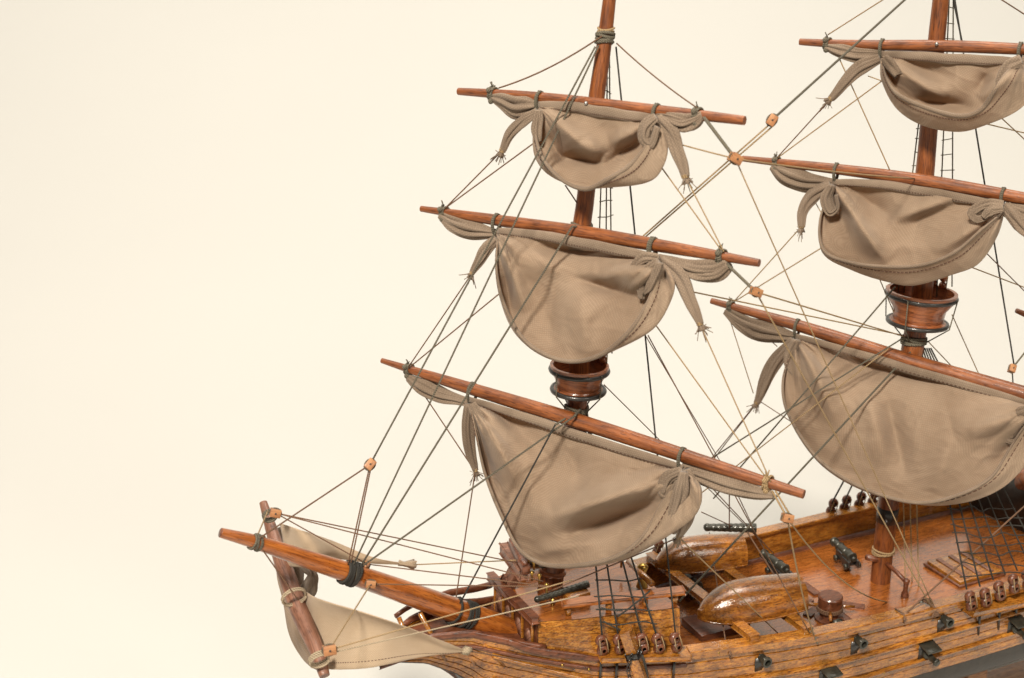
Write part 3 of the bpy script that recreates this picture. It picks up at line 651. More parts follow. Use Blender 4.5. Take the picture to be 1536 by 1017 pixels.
TE['6L'] = tail(6, s6, [(1191, 510, 6), (1166, 538, 9), (1148, 573, 8), (1135, 604, 5)], 53); tail(6, s6, [(1194, 510, 7), (1186, 536, 10), (1192, 556, 9), (1204, 560, 5), (1210, 540, 5)], 54, 'fold', frill=False, off=.55); tail(6, s6, [(1550, 614, 8), (1525, 625, 10), (1508, 655, 9), (1520, 665, 5)], 55, 'fold', frill=False, off=.7)
tie(6, s6, 1194, 497, .64); tie(6, s6, 1556, 606, .7); lash(6, s6, 1095, 462, .34)

# ---- bowsprit
bp_pts = [((331, 799), 15), ((380, 812), 21), ((450, 835), 26), ((540, 865), 32), ((640, 900), 36), ((720, 930), 40), ((790, 957), 40), ((820, 966), 36)]
P = [PY(a[0], a[1], 0) for a, w in bp_pts]; r = [pxr(p, w) for p, (a, w) in zip(P, bp_pts)]
bC = catmull([list(p)+[q] for p, q in zip(P, r)], 50)
bow = link('bowsprit', MB().tube(bC[:, :3], bC[:, 3], 22), W_BOWS, ship, auto=50)
link('end_grain', MB().tube([bC[0, :3]-unit(bC[1, :3]-bC[0, :3])*.015, bC[0, :3]+unit(bC[1, :3]-bC[0, :3])*.03], [bC[0, 3]*.93, bC[0, 3]*.96], 18), W_DARK, bow)
def bat(px): 
    xs = np.array([pr(c[:3])[0] for c in bC]); i = int(np.argmin(abs(xs-px))); return bC[i, :3].copy(), bC[i, 3], unit(bC[min(i+1, 49), :3]-bC[max(i-1, 0), :3])
def bwrap(px, k, mat, r=.07, h=.13, name='rope_wrap'):
    c, R, T = bat(px); A = unit(np.cross(T, V(0, 1, 0))); B = np.cross(T, A); mb = MB(); P = []
    for a in np.linspace(0, 2*math.pi*k, 16*k): P.append(c+(A*math.cos(a)+B*math.sin(a))*(R+r*.5)+T*(h*(a/6.28-k/2)+.06*math.sin(a*1.3)))
    mb.tube(P, r, 6); return link(name, mb, mat, bow)
bwrap(383, 4, R_GREY, .06, .1); bwrap(530, 5, R_BLK, .09, .14); bwrap(524, 3, R_GREY, .06, .2); bwrap(683, 1, R_BLK, .07, .1); bwrap(697, 5, R_BLK, .07, .12)
c, R, T = bat(690); mb = MB()
for q in range(6): mb.tube(catmull([c+V(.1*q-.25, -.2, -.5), c+V(.05*q-.2, -.3-.05*q, -1.3), c+V(.12*q-.4, -.1, -2.1)], 8), .07, 5)
link('gammoning', mb, R_BLK, ship)

# ---- blocks
bl = MB(); bl.box(V(0, 0, 0), V(.29, 0, 0), V(0, .24, 0), V(0, 0, .22), .03)
blk0 = link('block', bl, W_BLOCK, ship, origin=V(0, 0, 0), auto=40)
mb = MB(); mb.tube([V(0, -.25, 0), V(0, .25, 0)], .05, 10); link('dark_hole_plug', mb, M_BLACK, blk0, origin=V(0, 0, 0))  # solid black plug; the dark of the hole is put into its colour
mb = MB(); mb.tube([V(.33*math.cos(a), 0, .26*math.sin(a)) for a in np.linspace(0, 6.3, 17)], .04, 6, caps=False); link('strop', mb, R_GREY, blk0, origin=V(0, 0, 0))
blk_used = [False]
def block(p, roll_=0, yaw=0, s=1.):
    s = s*.84
    X_ = cR*math.cos(roll_)+cU*math.sin(roll_); Z_ = -cR*math.sin(roll_)+cU*math.cos(roll_); Y_ = np.cross(Z_, X_)
    Rm = Matrix.Rotation(yaw, 3, Vector(Z_)); X_ = np.array(Rm @ Vector(X_)); Y_ = np.array(Rm @ Vector(Y_)); M = frame(p, X_, Y_, Z_, ROOT, s)
    if not blk_used[0]: blk_used[0] = True; blk0.matrix_local = M; return blk0
    return inst(blk0, ship, M)

# ---- spritsail under the bowsprit
XSP = bat(424)[0][0]
def Q(x, y, dx=0): return PX(x, y, XSP+dx)
zoff = 0
yp = [((395, 754), 12), ((409, 800), 19), ((429, 860), 26), ((451, 920), 28), ((475, 975), 23), ((487, 1014), 16)]
P = [Q(*a, .0) for a, w in yp]; 
# pass below the bowsprit: push the spar slightly aft and down of it by moving it along x
P = [p+V(0, 0, 0) for p in P]
P = [Q(a[0], a[1], .75) for a, w in yp]; r = [pxr(p, w) for p, (a, w) in zip(P, yp)]
C = catmull([list(p)+[q] for p, q in zip(P, r)], 36); sy = link('yard', MB().tube(C[:, :3], C[:, 3], 18), W_BOARD, ship, auto=50, label='short steep yard crossing below the bowsprit')
def flap(label, a, b, apex, edge_bow, depth, rows_=24, mat=CLOTH_B):
    """triangular cloth from yard points a..b to an apex, 3D points"""
    pass
def surf(A, B, nu=50, nv=26, sagv=V(0, 0, 0), wr=None):
    A = resample(catmull(A, 60), nu); B = resample(catmull(B, 60), nu)
    G = np.array([[A[j]*(1-v)+B[j]*v+sagv*math.sin(math.pi*v)*math.sin(math.pi*min(1, j/(nu-1)*1.15)) for j in range(nu)] for v in np.linspace(0, 1, nv)])
    if wr: 
        for i in range(nv):
            for j in range(nu): G[i, j] += wr(j/(nu-1), i/(nv-1))
    U = [[(j*.25, i*.2) for j in range(nu)] for i in range(nv)]
    return MB().grid(G, U), G
ap1 = PY(700, 976, -3.0)
top1 = [Q(455, 885, 1.1), Q(480, 900, 1.3), PY(560, 925, -3.6), PY(640, 952, -3.3), ap1]
bot1 = [Q(478, 1000, 1.), Q(500, 1005, 1.2), PY(560, 1003, -4.2), PY(640, 985, -3.6), ap1+V(0, 0, -.05)]
mb, G1 = surf(top1, bot1, sagv=V(.3, .9, 0), wr=lambda u, v: V(0, .12*math.sin(6*v+4*u)*math.sin(3.1*u), 0)+V(0, .25*math.exp(-((u-.18)/.1)**2-((v-.45)/.3)**2), 0))
sp = link('sail', mb, CLOTH_B, ship, label='pale sail drawn up to the short yard below the bowsprit', solid=.045)
Lx = resample(G1[-3]+V(-.02, -.06, 0), 120); mb = MB()
for q in range(4, 116, 2): mb.tube([Lx[q], Lx[q+1]], .02, 4)
link('stitching', mb, M_STITCH, sp)
ap2 = PY(612, 846, 1.5)
mb, G2 = surf([Q(420, 785, .8), Q(450, 795, 1.2), PY(500, 812, 2.6), PY(560, 836, 1.9), ap2], [Q(432, 850, .9), Q(470, 850, 1.6), PY(500, 838, 2.6), PY(560, 845, 1.9), ap2-V(0, 0, .05)], sagv=V(.2, -.4, 0))
link('sail_flap', mb, CLOTH_B, sp, solid=.045)
def wtail(pts, dx, parent, seed, name='gathered_cloth', mat=CLOTH_F, flat=.6, amp=.15, ridges=4, N=None):
    P = [Q(x, y, dx if not isinstance(dx, list) else dx[k]) for k, (x, y, w) in enumerate(pts)]; w = [pxr(p, q[2]*2) for p, q in zip(P, pts)]
    C = catmull([list(p)+[q] for p, q in zip(P, w)], 34); ph = seed*1.7
    return link(name, MB().tube(C[:, :3], C[:, 3], 40, flat=flat, ridge=lambda a, t: 1+amp*math.sin(ridges*a+ph+3*t)+amp*.5*math.sin((ridges+4)*a-4*t)), mat, parent)
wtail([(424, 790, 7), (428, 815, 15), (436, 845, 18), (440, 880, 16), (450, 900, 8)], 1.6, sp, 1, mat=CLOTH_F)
wtail([(421, 835, 5), (424, 862, 9), (436, 900, 12), (450, 945, 16), (468, 985, 12), (480, 1003, 5)], 1.1, sp, 2)
wtail([(440, 900, 5), (455, 892, 10), (468, 876, 13), (470, 862, 9), (455, 852, 6)], 1.9, sp, 3, amp=.2)
wtail([(445, 905, 6), (470, 925, 16), (480, 965, 16), (484, 1000, 7)], 1.5, sp, 5, amp=.1, mat=CLOTH_B)
P = [PY(598, 844, 1.6), PY(606, 846, 1.55), PY(612, 846, 1.5), PY(622, 847, 1.5)]
link('gathered_cloth', MB().tube(P, [.12, .09, .13, .22], 14, ridge=lambda a, t: 1+.35*math.sin(5*a)), CLOTH_B, sp)
P = [ap1+V(-.3, 0, 0), ap1, ap1+V(.25, 0, .02)]
link('knot', MB().tube(P, [.08, .2, .1], 12, ridge=lambda a, t: 1+.25*math.sin(4*a+6*t)), R_PALE, sp)
def ring_at(pts, c, T, R, k, mat, r=.05, name='tie', par=None):
    A = unit(np.cross(T, V(0, 1, .3))); B = np.cross(T, A); P = [c+(A*math.cos(a)+B*math.sin(a))*R+T*.1*(a/6.28) for a in np.linspace(0, 6.28*k, 16*k)]
    return link(name, MB().tube(P, r, 6), mat, par or sp)
for px, py, R, k in ((440, 893, .55, 2), (403, 770, .3, 3), (477, 985, .42, 3)):
    c = Q(px, py, .5); ring_at(None, c, unit(Q(477, 985)-Q(403, 770)), R, k, R_PALE if py > 800 else R_GREY)

for mbk, par in link_knot: link('knot', mbk, R_TAN, par)

# ================================================================= RIGGING
def rope(name, a, b, mat=R_TAN, r=.028, sag=0., side=V(0, 0, 0), n=14):
    r = r*1.25
    a = np.array(a); b = np.array(b); L = np.linalg.norm(b-a)
    P = [a+(b-a)*t-V(0, 0, 1)*sag*L*4*t*(1-t)+side*4*t*(1-t) for t in np.linspace(0, 1, n)]
    return link(name, MB().tube(P, r, 6), mat, ship)
def fm(px, py, dy=-.3): return PY(px, py, dy)
bs = lambda px, py, dy=-.2: PY(px, py, dy)
# fore stays
blkA = PY(555, 697, -.1)
rope('forestay', fm(898, 68), bs(529, 850), R_GREY, .036); rope('forestay', fm(893, 70), blkA, R_GREY, .036)
block(blkA, .9, .3); rope('stay_tail', blkA, bs(385, 810), R_BRN, .032); rope('stay_tail', blkA, bs(522, 847), R_BRN, .028); rope('stay_tail', blkA+V(.1, 0, .1), bs(526, 847), R_BRN, .028)
rope('forestay', S(2, 858, 340, .5), bs(543, 846), R_GREY, .04); rope('forestay', S(3, 862, 624, .5), bs(545, 848), R_GREY, .04); rope('forestay', S(3, 833, 637, 1.3), PY(690, 905, -.9), R_BLK, .036)
rope('collar_rope', S(2, 858, 340, .5), fm(880, 340), R_GREY, .04); rope('collar_rope', S(3, 862, 624, .5), fm(872, 612), R_GREY, .05); rope('collar_rope', S(3, 833, 637, 1.3), S(3, 848, 628, .6), R_GREY, .04)
rope('topping_lift', fm(903, 54), S(1, 748, 132, .1), R_BRN, .028, .04); rope('topping_lift', fm(925, 65, 0), S(1, 1046, 162, .1), R_BRN, .028, .02)
# sheets from sail tails
def fsheet(a, b, mat=R_TAN, name='sheet', r=.026, sag=0): return rope(name, a, b, mat, r, sag)
fsheet(TE['1L'], S(2, 668, 312, .2), R_BRN); fsheet(S(1, 803, 213, 0), S(2, 668, 312, .2), R_BRN)
fsheet(TE['2L'], S(3, 613, 550, .2), R_BRN); fsheet(S(2, 752, 438, 0), S(3, 613, 552, .2), R_BRN)
fsheet(TE['3L'], PY(683, 903, .2), R_BRN); fsheet(S(3, 618, 565, .1), S(3, 712, 706, 0), R_BRN)
fsheet(S(1, 848, 278, 0), S(2, 866, 305, -.2), R_BRN)
fsheet(TE['1R'], S(2, 1086, 378, .2), R_TAN); fsheet(S(1, 990, 248, 0), S(2, 1084, 378, .1), R_TAN)
fsheet(TE['2R'], S(3, 1156, 722, .2), R_TAN); fsheet(S(2, 984, 488, 0), S(3, 1153, 722, .1), R_TAN); fsheet(S(2, 972, 503, -.3), hull(1220, 960, -1), R_BRN, r=.022)
fsheet(fm(906, 577, .5), hull(1160, 830, 1), R_BRN, r=.022)
# 3R clew lines to deck and bow
fsheet(TE['3R'], hull(1167, 950, -1, .6), R_TAN); fsheet(TE['3R'], PY(812, 892, -2.2), R_BRN)
# braces, right side of foremast
b1 = S(1, 1103, 238, 1.0); b2 = S(2, 1134, 438, 1.0); b3 = S(3, 1181, 777, .6)
rope('brace_pendant', S(1, 1056, 176, .2), b1, R_GREY, .06); rope('brace_pendant', S(2, 1090, 396, .2), b2, R_GREY, .055)
rope('brace_pendant', S(3, 1158, 736, .2), b3, R_TAN, .035); rope('brace_pendant', S(3, 1163, 736, .2), b3+V(.2, 0, 0), R_TAN, .035)
block(b1, -.5, .4); block(b2, -.35, .5, .9); block(b3, -.2, .2, .95)
rail = lambda x, y: hull(x, y, -1)+V(0, 0, .1)
mm = lambda px, py, dy=-.3: PY(px, py, dy)
rope('brace', b1, rail(1400, 912), R_TAN, .026); rope('brace', b2, rail(1397, 914), R_TAN, .03)
rope('brace', b1, S(5, 1372, 268, .4), R_TAN, .026, .005); rope('brace', b2, mm(1357, 505), R_TAN, .028); rope('brace', S(2, 1030, 436, 0), mm(1355, 503), R_TAN, .026)
rope('brace', S(1, 1022, 217, 0), b1, R_TAN, .026, .003)
rope('brace', b3, rail(1222, 960), R_TAN, .03, .03); rope('brace', b3, on_deck(1330, 903), R_TAN, .028, .04)
blkM = b1+(PY(1358, 0)-b1)*0.28; blkM = onp(1158, 180, unit(C0-b1), unit(C0-b1)@(b1*.7+PY(1158, 180)*.3)); 
rope('main_stay', PY(1370, -12), blkM, R_GREY, .045); block(blkM, 1.0, -.2, .95)
rope('main_stay', blkM+V(0, 0, -.1), fm(882, 427, 0), R_TAN, .028); rope('main_stay', blkM+V(.15, 0, -.2), fm(880, 432, .2), R_TAN, .028)
# near-deck ropes around the boats
rope('brace', PZ(1121, 798, -2.2), rail(1219, 958), R_BRN, .034); rope('brace', PZ(1064, 799, -2.2), hull(1091, 980), R_BRN, .026)
rope('main_stay', mm(1373, 520), PZ(1019, 902, -1.6), R_GREY, .042); rope('main_stay', mm(1353, 508), hull(1063, 692, 1, .0)*0+PY(1058, 693, 2.5), R_GREY, .036)
rope('main_stay', mm(1343, 430), PY(1070, 748, 3.5), R_GREY, .036); rope('brace', mm(1333, 523), PY(1045, 745, 3.2), R_TAN, .028)
# starboard side lines of the fore sails, going down behind
for a, b, m_ in (((1096, 483), (1130, 590), R_TAN), ((1133, 607), (1068, 692), R_BRN), ((1140, 602), (1186, 632), R_BRN), ((1133, 490), (1166, 520), R_BRN)):
    fsheet(S(6, *a, .1), S(6, *b, .1), m_, r=.024)
fsheet(TE['6L'], S(6, 1000, 770, -1), R_BRN, r=.024)
fsheet(PY(965, 498, 1), PY(1085, 700, 3), R_BRN, r=.022); fsheet(PY(1052, 715, 3), PY(1160, 830, 4.5), R_BRN, r=.024); fsheet(PY(1085, 697, 3), PY(1134, 800, 4.5), R_BRN, r=.024); fsheet(PY(1052, 768, 3), PY(1100, 790, 4.5), R_BRN, r=.022); fsheet(PY(1094, 735, 4), PY(1094, 792, 4.4), R_BRN, r=.03)
# main upper lines
fsheet(S(4, 1242, 52, .1), PY(1330, -4, 0), R_TAN, 'topping_lift', .026); fsheet(TE['4L'], S(5, 1166, 236, .2), R_BRN); fsheet(S(4, 1322, 122, 0), S(5, 1166, 237, .2), R_TAN); fsheet(S(4, 1260, 90, 0), S(5, 1336, 258, -.2), R_TAN)
fsheet(TE['5L'], S(6, 1102, 451, .2), R_TAN); fsheet(S(5, 1232, 372, 0), S(6, 1102, 452, .2), R_TAN)
fsheet(S(4, 1302, 114, .1), S(4, 1322, 121, .1), R_TAN, r=.022); fsheet(S(5, 1213, 285, 0), S(5, 1232, 320, 0), R_TAN, r=.022)
fsheet(S(5, 1320, 420, -.3), S(6, 1350, 490, -.5), R_TAN, r=.022)
rope('backstay', PY(1429, -20), PY(1521, 547, -1), R_BLK, .036); rope('backstay', PY(1428, -10, 1), PY(1443, 62, 1), R_BLK, .036)
bb = PY(1518, 553, -1); block(bb, 1.2, .3, .9); rope('backstay', bb, PY(1560, 500, -1), R_GREY, .04); rope('backstay', bb, PY(1524, 640, -1), R_BLK, .03)
fsheet(PY(1500, -2, 0), PY(1600, 62, 0), R_BRN, r=.028); fsheet(S(4, 1500, 175, -.3), PY(1570, 240, 2), R_TAN); fsheet(S(5, 1455, 180, -.3), PY(1560, 205, 2), R_TAN)
fsheet(S(5, 1480, 380, -.4), PY(1560, 460, 2), R_BRN); fsheet(S(5, 1455, 400, -.4), PY(1560, 440, 2), R_TAN); fsheet(PY(1428, 472, 1), PY(1470, 565, 1), R_TAN); fsheet(PY(1392, 512, 1), PY(1430, 552, 2), R_TAN)
rope('brace', rail(1356, 925), PY(1560, 738, -5), R_BRN, .036)
# a glimpse of the mizzen yard tip at the right edge
yt = link('yard', MB().tube(catmull([PY(1525, 466, 1), PY(1580, 486, .5), V(36.5, -.6, 8.2), V(38, -6, 7.6)], 14), [.14, .24, .34, .3, .16], 12), W_SPAR, ship, label='tip of a yard at the right edge')
link('mast', MB().tube(catmull([V(37.2, 0, 26), V(37, 0, 12), V(36.9, 0, -1.6)], 20), [.3, .42, .5], 18), W_SPAR, ship)
# bow lines
bA = Q(412, 768, .2)+V(0, -.1, .0); block(bA, -.25, .3, 1.); bB = Q(494, 975, .0); block(bB, .1, .3, 1.05); bCk = PY(556, 876, -.75); block(bCk, -.15, .2, .9); block(PY(549, 848, .3), 1.1, .4, .8)
k1 = PX(785, 846, -1.7); k2 = PX(815, 872, -1.9)
fsheet(bA, k1, R_BRN, 'bow_line'); fsheet(bA, k2, R_BRN, 'bow_line'); fsheet(bA, PY(549, 845, .2), R_BRN, 'bow_line'); fsheet(PY(622, 847, 1.5), PX(780, 840, -1.8), R_TAN, 'bow_line')
fsheet(PY(549, 846, .3), PX(826, 880, -1.9), R_BRN, 'bow_line'); fsheet(bCk, PX(822, 880, -2.), R_BRN, 'bow_line'); fsheet(bB, bCk, R_TAN, 'bow_line')
fsheet(bB, TE['3R'], R_TAN, 'bow_line', r=.024) if False else None
fsheet(bB, PX(858, 870, -1.9), R_TAN, 'bow_line'); fsheet(bB+V(0, 0, -.15), PX(868, 894, -1.9), R_PALE, 'bow_line'); fsheet(ap1, hull(862, 1004, -1, 1, .2), R_BRN, 'bow_line', .03)
fsheet(bs(385, 812), Q(447, 900, .3), R_BRN, 'bow_line'); fsheet(Q(402, 766, .3), bs(385, 806), R_TAN, 'bow_line')

# ---- shroud ladders
def pt_y(a, b, y):
    for t in np.linspace(-.3, 1.3, 400):
        p = a+(b-a)*t
        if pr(p)[1] >= y: return p
    return b
def ladder(ropes, ys, mat, name='shroud_ladder', r=.036, rr=.026, wob=.06, cut=None, label=None):
    mb = MB()
    o = None
    for i, (a, b) in enumerate(ropes):
        x = link('shroud' if o else name, MB().tube([a+(b-a)*t for t in np.linspace(0, 1, 8)], r, 6), mat, o or ship, label=None if o else label)
        if o is None: o = x
    for y in ys:
        P = []
        for (a, b) in ropes: P.append(pt_y(a, b, y)+(np.random.rand(3)-.5)*wob*2)
        d = unit(P[-1]-P[0])*.15
        P = [P[0]-d]+P+[P[-1]+d]; P = catmull(P, 4*len(P))
        link('ratline', MB().tube(P, rr, 5), R_GREY if mat is not R_BLK else mat, o)
    return o
top = PY(908, 66, .3)
ladder([(PY(908, 70, .1), PY(893, 545, .6)), (PY(911, 70, .5), PY(908, 545, .9)), (PY(914, 70, .9), PY(918, 530, 1.4))], [100, 116, 138, 280, 301, 324, 347], R_GREY, r=.036)
ladder([(PY(1425, -30, .8), PY(1405, 445, .4)), (PY(1430, -30, 1.2), PY(1428, 430, 1.2))], [10, 33, 56, 190, 209, 231, 255], R_GREY)
ladder([(PY(1404, -30, .8), PY(1347, 440, 1.3)), (PY(1407, -30, 1.0), PY(1356, 440, 1.5))][:2], [20, 58, 190, 207, 228, 248], R_GREY)
rope('backstay', fm(924, 70, .2), hull(1013, 950, -1, 1, .4), R_BLK, .036)
fd = [(903, 952), (927, 951), (962, 949), (984, 950)]
sh = [(PY(872, 606, -.2), hull(x, y, -1, 1, .42)) for x, y in fd]
ladder(sh, [868, 893, 914, 935], R_BLK, r=.05, rr=.036, wob=.12, label='black rope ladder over the forecastle')
for a, b in (((975, 886), (926, 925)), ((905, 932), (965, 958)), ((902, 912), (934, 916))):
    fsheet(hull(*a, -1, 1, .3)+V(0, 0, 0), hull(*b, -1, 1, .4), R_BLK, 'loose_rope', .036, .03)
md = [(1450, 884), (1470, 880), (1490, 870), (1508, 862), (1526, 856), (1545, 848), (1562, 842)]
sm = [(PY(1382, 520, -.3), hull(x, y, -1, 1, .42)) for x, y in md]
# the shrouds spread at the hull and meet below the crow's nest
sm = [(PY(1378+3*i, 522, -.3), hull(x, y, -1, 1, .42)) for i, (x, y) in enumerate(md)]
ladder(sm, [762, 775, 788, 801, 815, 830, 845, 860], R_BLK, r=.045, rr=.034, wob=.14, label='black rope ladder at the right edge')
far = [(1248, 770), (1268, 765), (1290, 760), (1310, 756), (1330, 752)]
for i, (x, y) in enumerate(far):
    rope('shroud', PY(1374+3*i, 522, .3), hull(x, y-16, 1), R_BLK, .04)
for x, y in ((993, 820), (1030, 812)): rope('shroud', fm(872, 606, .3), hull(x, y-4, 1), R_BLK, .032) if False else None

# ---- deadeyes
mb = MB()
for z in (0, .62):
    G = []
    for t, rr_ in ((-.2, .12), (-.19, .28), (-.08, .36), (.08, .36), (.19, .28), (.2, .12)):
        G.append([V(rr_*math.cos(a), t, z+rr_*math.sin(a)) for a in np.linspace(0, 2*math.pi, 16, endpoint=False)])
    mb.grid(G, None, closed=True)
mb.box(V(0, 0, .31), V(.14, 0, 0), V(0, .12, 0), V(0, 0, .2), .03)
de0 = link('deadeye', mb, W_DARK, ship, origin=V(0, 0, 0))
mb = MB()
for s in (-1, 1): mb.tube([V(.22*s, -.24, -.12), V(.24*s, -.25, .3), V(.2*s, -.24, .8)], .034, 5)
link('lanyard', mb, R_TAN, de0, origin=V(0, 0, 0)); de_used = [False]
def deadeye(p, tilt=0, s=1., rz=0, lean=0):
    M = Matrix.Translation(Vector((p-ROOT)*CM)) @ Matrix.Rotation(rz, 4, 'Z') @ Matrix.Rotation(lean, 4, 'X') @ Matrix.Rotation(tilt, 4, 'Y') @ Matrix.Scale(s, 4)
    if not de_used[0]: de_used[0] = True; de0.matrix_local = M; return
    inst(de0, ship, M)
for k, (x, y) in enumerate([(904, 975), (930, 973), (965, 972), (989, 972), (1015, 970)]): deadeye(hull(x, y, -1, 1, .5), -.12-.03*k, .82, .25*math.sin(k*2), -.1)
for k, (x, y) in enumerate([(1457, 908), (1479, 903), (1500, 893), (1521, 882), (1542, 876)]): deadeye(hull(x, y, -1, 1, .5), -.2, .86, .3*math.sin(k*3), -.1)
for k, (x, y) in enumerate(far): deadeye(hull(x-2, y-4, 1, 1, .2), .2, .85, 0, .1)
for k, (x, y) in enumerate([(985, 828), (1018, 822)]): deadeye(hull(x, y, 1, 1, .2), .2, .8, 0, .1)

# ---- deck fittings fixed to the ship
# beams carrying the boats
for xb_ in (8.75, 11.7):
    A = hp(xb_-.1, -1, .985, zr(xb_)+.33); B = hp(xb_-.1, 1, .985, zr(xb_)+.33)
    link('cross_beam', MB().beam(A, B, .5, .34, bev=.04), W_HULL, ship, auto=35)
link('cross_beam', MB().beam(hp(6.0, -1, .6, zdk(6)+.25), hp(6.0, 1, .6, zdk(6)+.25), .6, .5), W_DARK, ship, auto=35)
hc = on_deck(1078, 945); link('hatch_coaming', MB().box(hc+V(0, .3, .2), V(1.5, 0, 0), V(0, 1.0, 0), V(0, 0, .22), .05), W_DARK, ship, auto=35)
# capstan
cp = on_deck(1243, 928); cps = MB().lathe([(0, 0), (.75, 0), (.75, .12), (.5, .22), (.48, .55), (.62, .62), (.64, 1.35), (.58, 1.42), (0, 1.43)], 28, (cp, V(1, 0, 0), V(0, 1, 0), V(0, 0, 1)))
cps = link('capstan', cps, W_DARK, ship, auto=35)
for a in (-.35, 1.1, 2.4, 4.1): d = V(math.cos(a), math.sin(a), 0); link('capstan_bar', MB().tube([cp+d*.55+V(0, 0, .72), cp+d*1.35+V(0, 0, .68)], [.11, .08], 8), W_HULL, cps)
link('rope_wrap', MB().tube([cp+V(.66*math.cos(a), .66*math.sin(a), .55+.012*a) for a in np.linspace(0, 18.8, 60)], .05, 5), R_BRN, cps)
for a, b in (((1204, 877), (1226, 893)), ((1190, 897), (1218, 905)), ((1210, 925), (1232, 908)), ((1262, 907), (1296, 912)), ((1250, 915), (1275, 935))):
    p, q = on_deck(*a)+V(0, 0, .06), on_deck(*b)+V(0, 0, .06); link('foot_batten', MB().beam(p, q, .42, .10, bev=.02), W_DARK, ship, auto=35)
# hatch with battens
h0 = on_deck(1446, 856); ang = .0; hx, hy = V(1, 0, 0), V(0, 1, 0)
ht = link('hatch_cover', MB().box(h0+V(0, 0, .16), hx*1.55, hy*1.35, V(0, 0, .18), .06), W_HULL, ship, auto=35)
for t in (-.9, 0, .9): link('batten', MB().box(h0+hx*t+V(0, 0, .36), hx*.14, hy*1.2, V(0, 0, .05), .02), W_BOARD, ht)
link('coaming', MB().box(h0+V(0, 0, .07), hx*1.68, hy*1.48, V(0, 0, .08), .04), W_DARK, ht)
# pin rail and rope at the main mast foot
p = on_deck(1357, 895); post = link('rail_post', MB().lathe([(.22, 0), (.2, .2), (.12, .4), (.14, .8), (.2, 1.0), (.1, 1.1), (0, 1.12)], 14, (p, V(1, 0, 0), V(0, 1, 0), V(0, 0, 1))), W_DARK, ship)
q = PY(1330, 845, -.5); link('pin_rail', MB().tube([q, (q+p+V(0, 0, .9))/2+V(0, 0, .05), p+V(0, 0, .9)], .12, 8), W_DARK, ship)
q = PY(1300, 836, 0); link('pin_rail', MB().tube([q, PY(1330, 842, -.2)], .17, 8), W_DARK, ship)
for a in ((1352, 840), (1362, 838), (1372, 845)): fsheet(PY(a[0]+3, 745, .5), on_deck(a[0]+6, a[1]+35), R_TAN, 'halyard', .03)
for a in ((1378, 905), (1384, 897)): fsheet(rail(1397, 914), on_deck(*a), R_BRN, 'halyard', .05)
mb = MB(); c = rail(1399, 916)
for k in range(6): mb.tube(catmull([c+V(-.5+.1*k, .3, .5), c+V(0, -.1, .1), c+V(.1*k-.3, -.3, -.3)], 8), .06, 5)
link('belayed_rope', mb, R_BRN, ship)
c = rail(1222, 960); mb = MB()
for k in range(7): t = np.random.rand(3)-.5; mb.tube(catmull([c+t*.5+V(0, 0, .3), c+t*.3, c-t*.5], 6), .05, 5)
link('belayed_rope', mb, R_GREY, ship)
for x, y in ((1352, 925), (1091, 977)):
    c = rail(x, y); mb = MB(); mb.tube([c+V(0, .5, .1), c+V(0, -.05, .16), c+V(0, -.22, 0), c+V(0, -.25, -.35)], .05, 5); mb.ball(c+V(0, -.25, -.1), .1, 8, 6); link('belayed_rope', mb, R_BRN, ship)
# forecastle belaying posts with brass pins
p = PZ(963, 880, -.4); pb = link('rail_post', MB().lathe([(.3, 0), (.26, .2), (.16, .4), (.18, .8), (.28, 1.1), (.15, 1.25), (0, 1.27)], 16, (p, V(1, 0, 0), V(0, 1, 0), V(0, 0, 1))), M_BRASS, ship, label='brass post near the forecastle edge')
link('pin_rail', MB().tube([PZ(943, 842, .5), PZ(978, 876, .6)], .16, 10), W_HULL, ship)
for x, y in ((793, 838), (801, 846), (798, 862), (809, 866), (820, 880), (932, 843), (945, 842)):
    p = PZ(x, y, .15) if x > 900 else PX(x, y, -1.7); link('brass_pin', MB().tube([p-V(0, 0, .3), p, p+V(0, 0, .12), p+V(0, 0, .2)], [.06, .06, .12, .05], 8), M_BRASS, ship)
# lower gun ports with lids raised
def port(px, py, w=.42, lid=True, gun=True, z=None):
    p = hull(px, py, -1, 1.0, .02); mb = MB().box(p, V(w, 0, 0), V(0, .06, 0), V(0, 0, w*1.05), .0)  # solid black box; the shade inside the port is put into its colour
    o = link('gun_port', mb, M_BLACK, ship)
    if lid: link('lid', MB().box(p+V(.0, -.38, w+.06), V(w*1.15, 0, 0), V(0, .42, .10), V(0, 0, .05), .02), M_GUN, o)
    if gun:
        link('gun_barrel', MB().tube([p+V(0, 0, -.05), p+V(0, -.3, -.08), p+V(0, -.34, -.08), p+V(0, -.9, -.14), p+V(0, -.95, -.14), p+V(0, -1.05, -.15)], [.2, .24, .18, .16, .22, .18], 14), M_GUN, o)
    return o
for x, y in ((1238, 1012), (1386, 976), (1519, 938)): port(x, y, .4)
UP = [(1141, 995), (1284, 970), (1413, 937)]
for x, y in UP: port(x, y, .34, lid=False, gun=False)
# black chain plates under the channels
for x0, y0 in ((902, 992), (926, 992), (960, 991), (1012, 988), (1470, 920), (1500, 912), (1525, 905)):
    a, b = hull(x0, y0, -1, 1, .3), hull(x0-3, y0+32, -1, 1, .04); link('chain_plate', MB().tube([a, b], .07, 6), M_BLACK, ship)
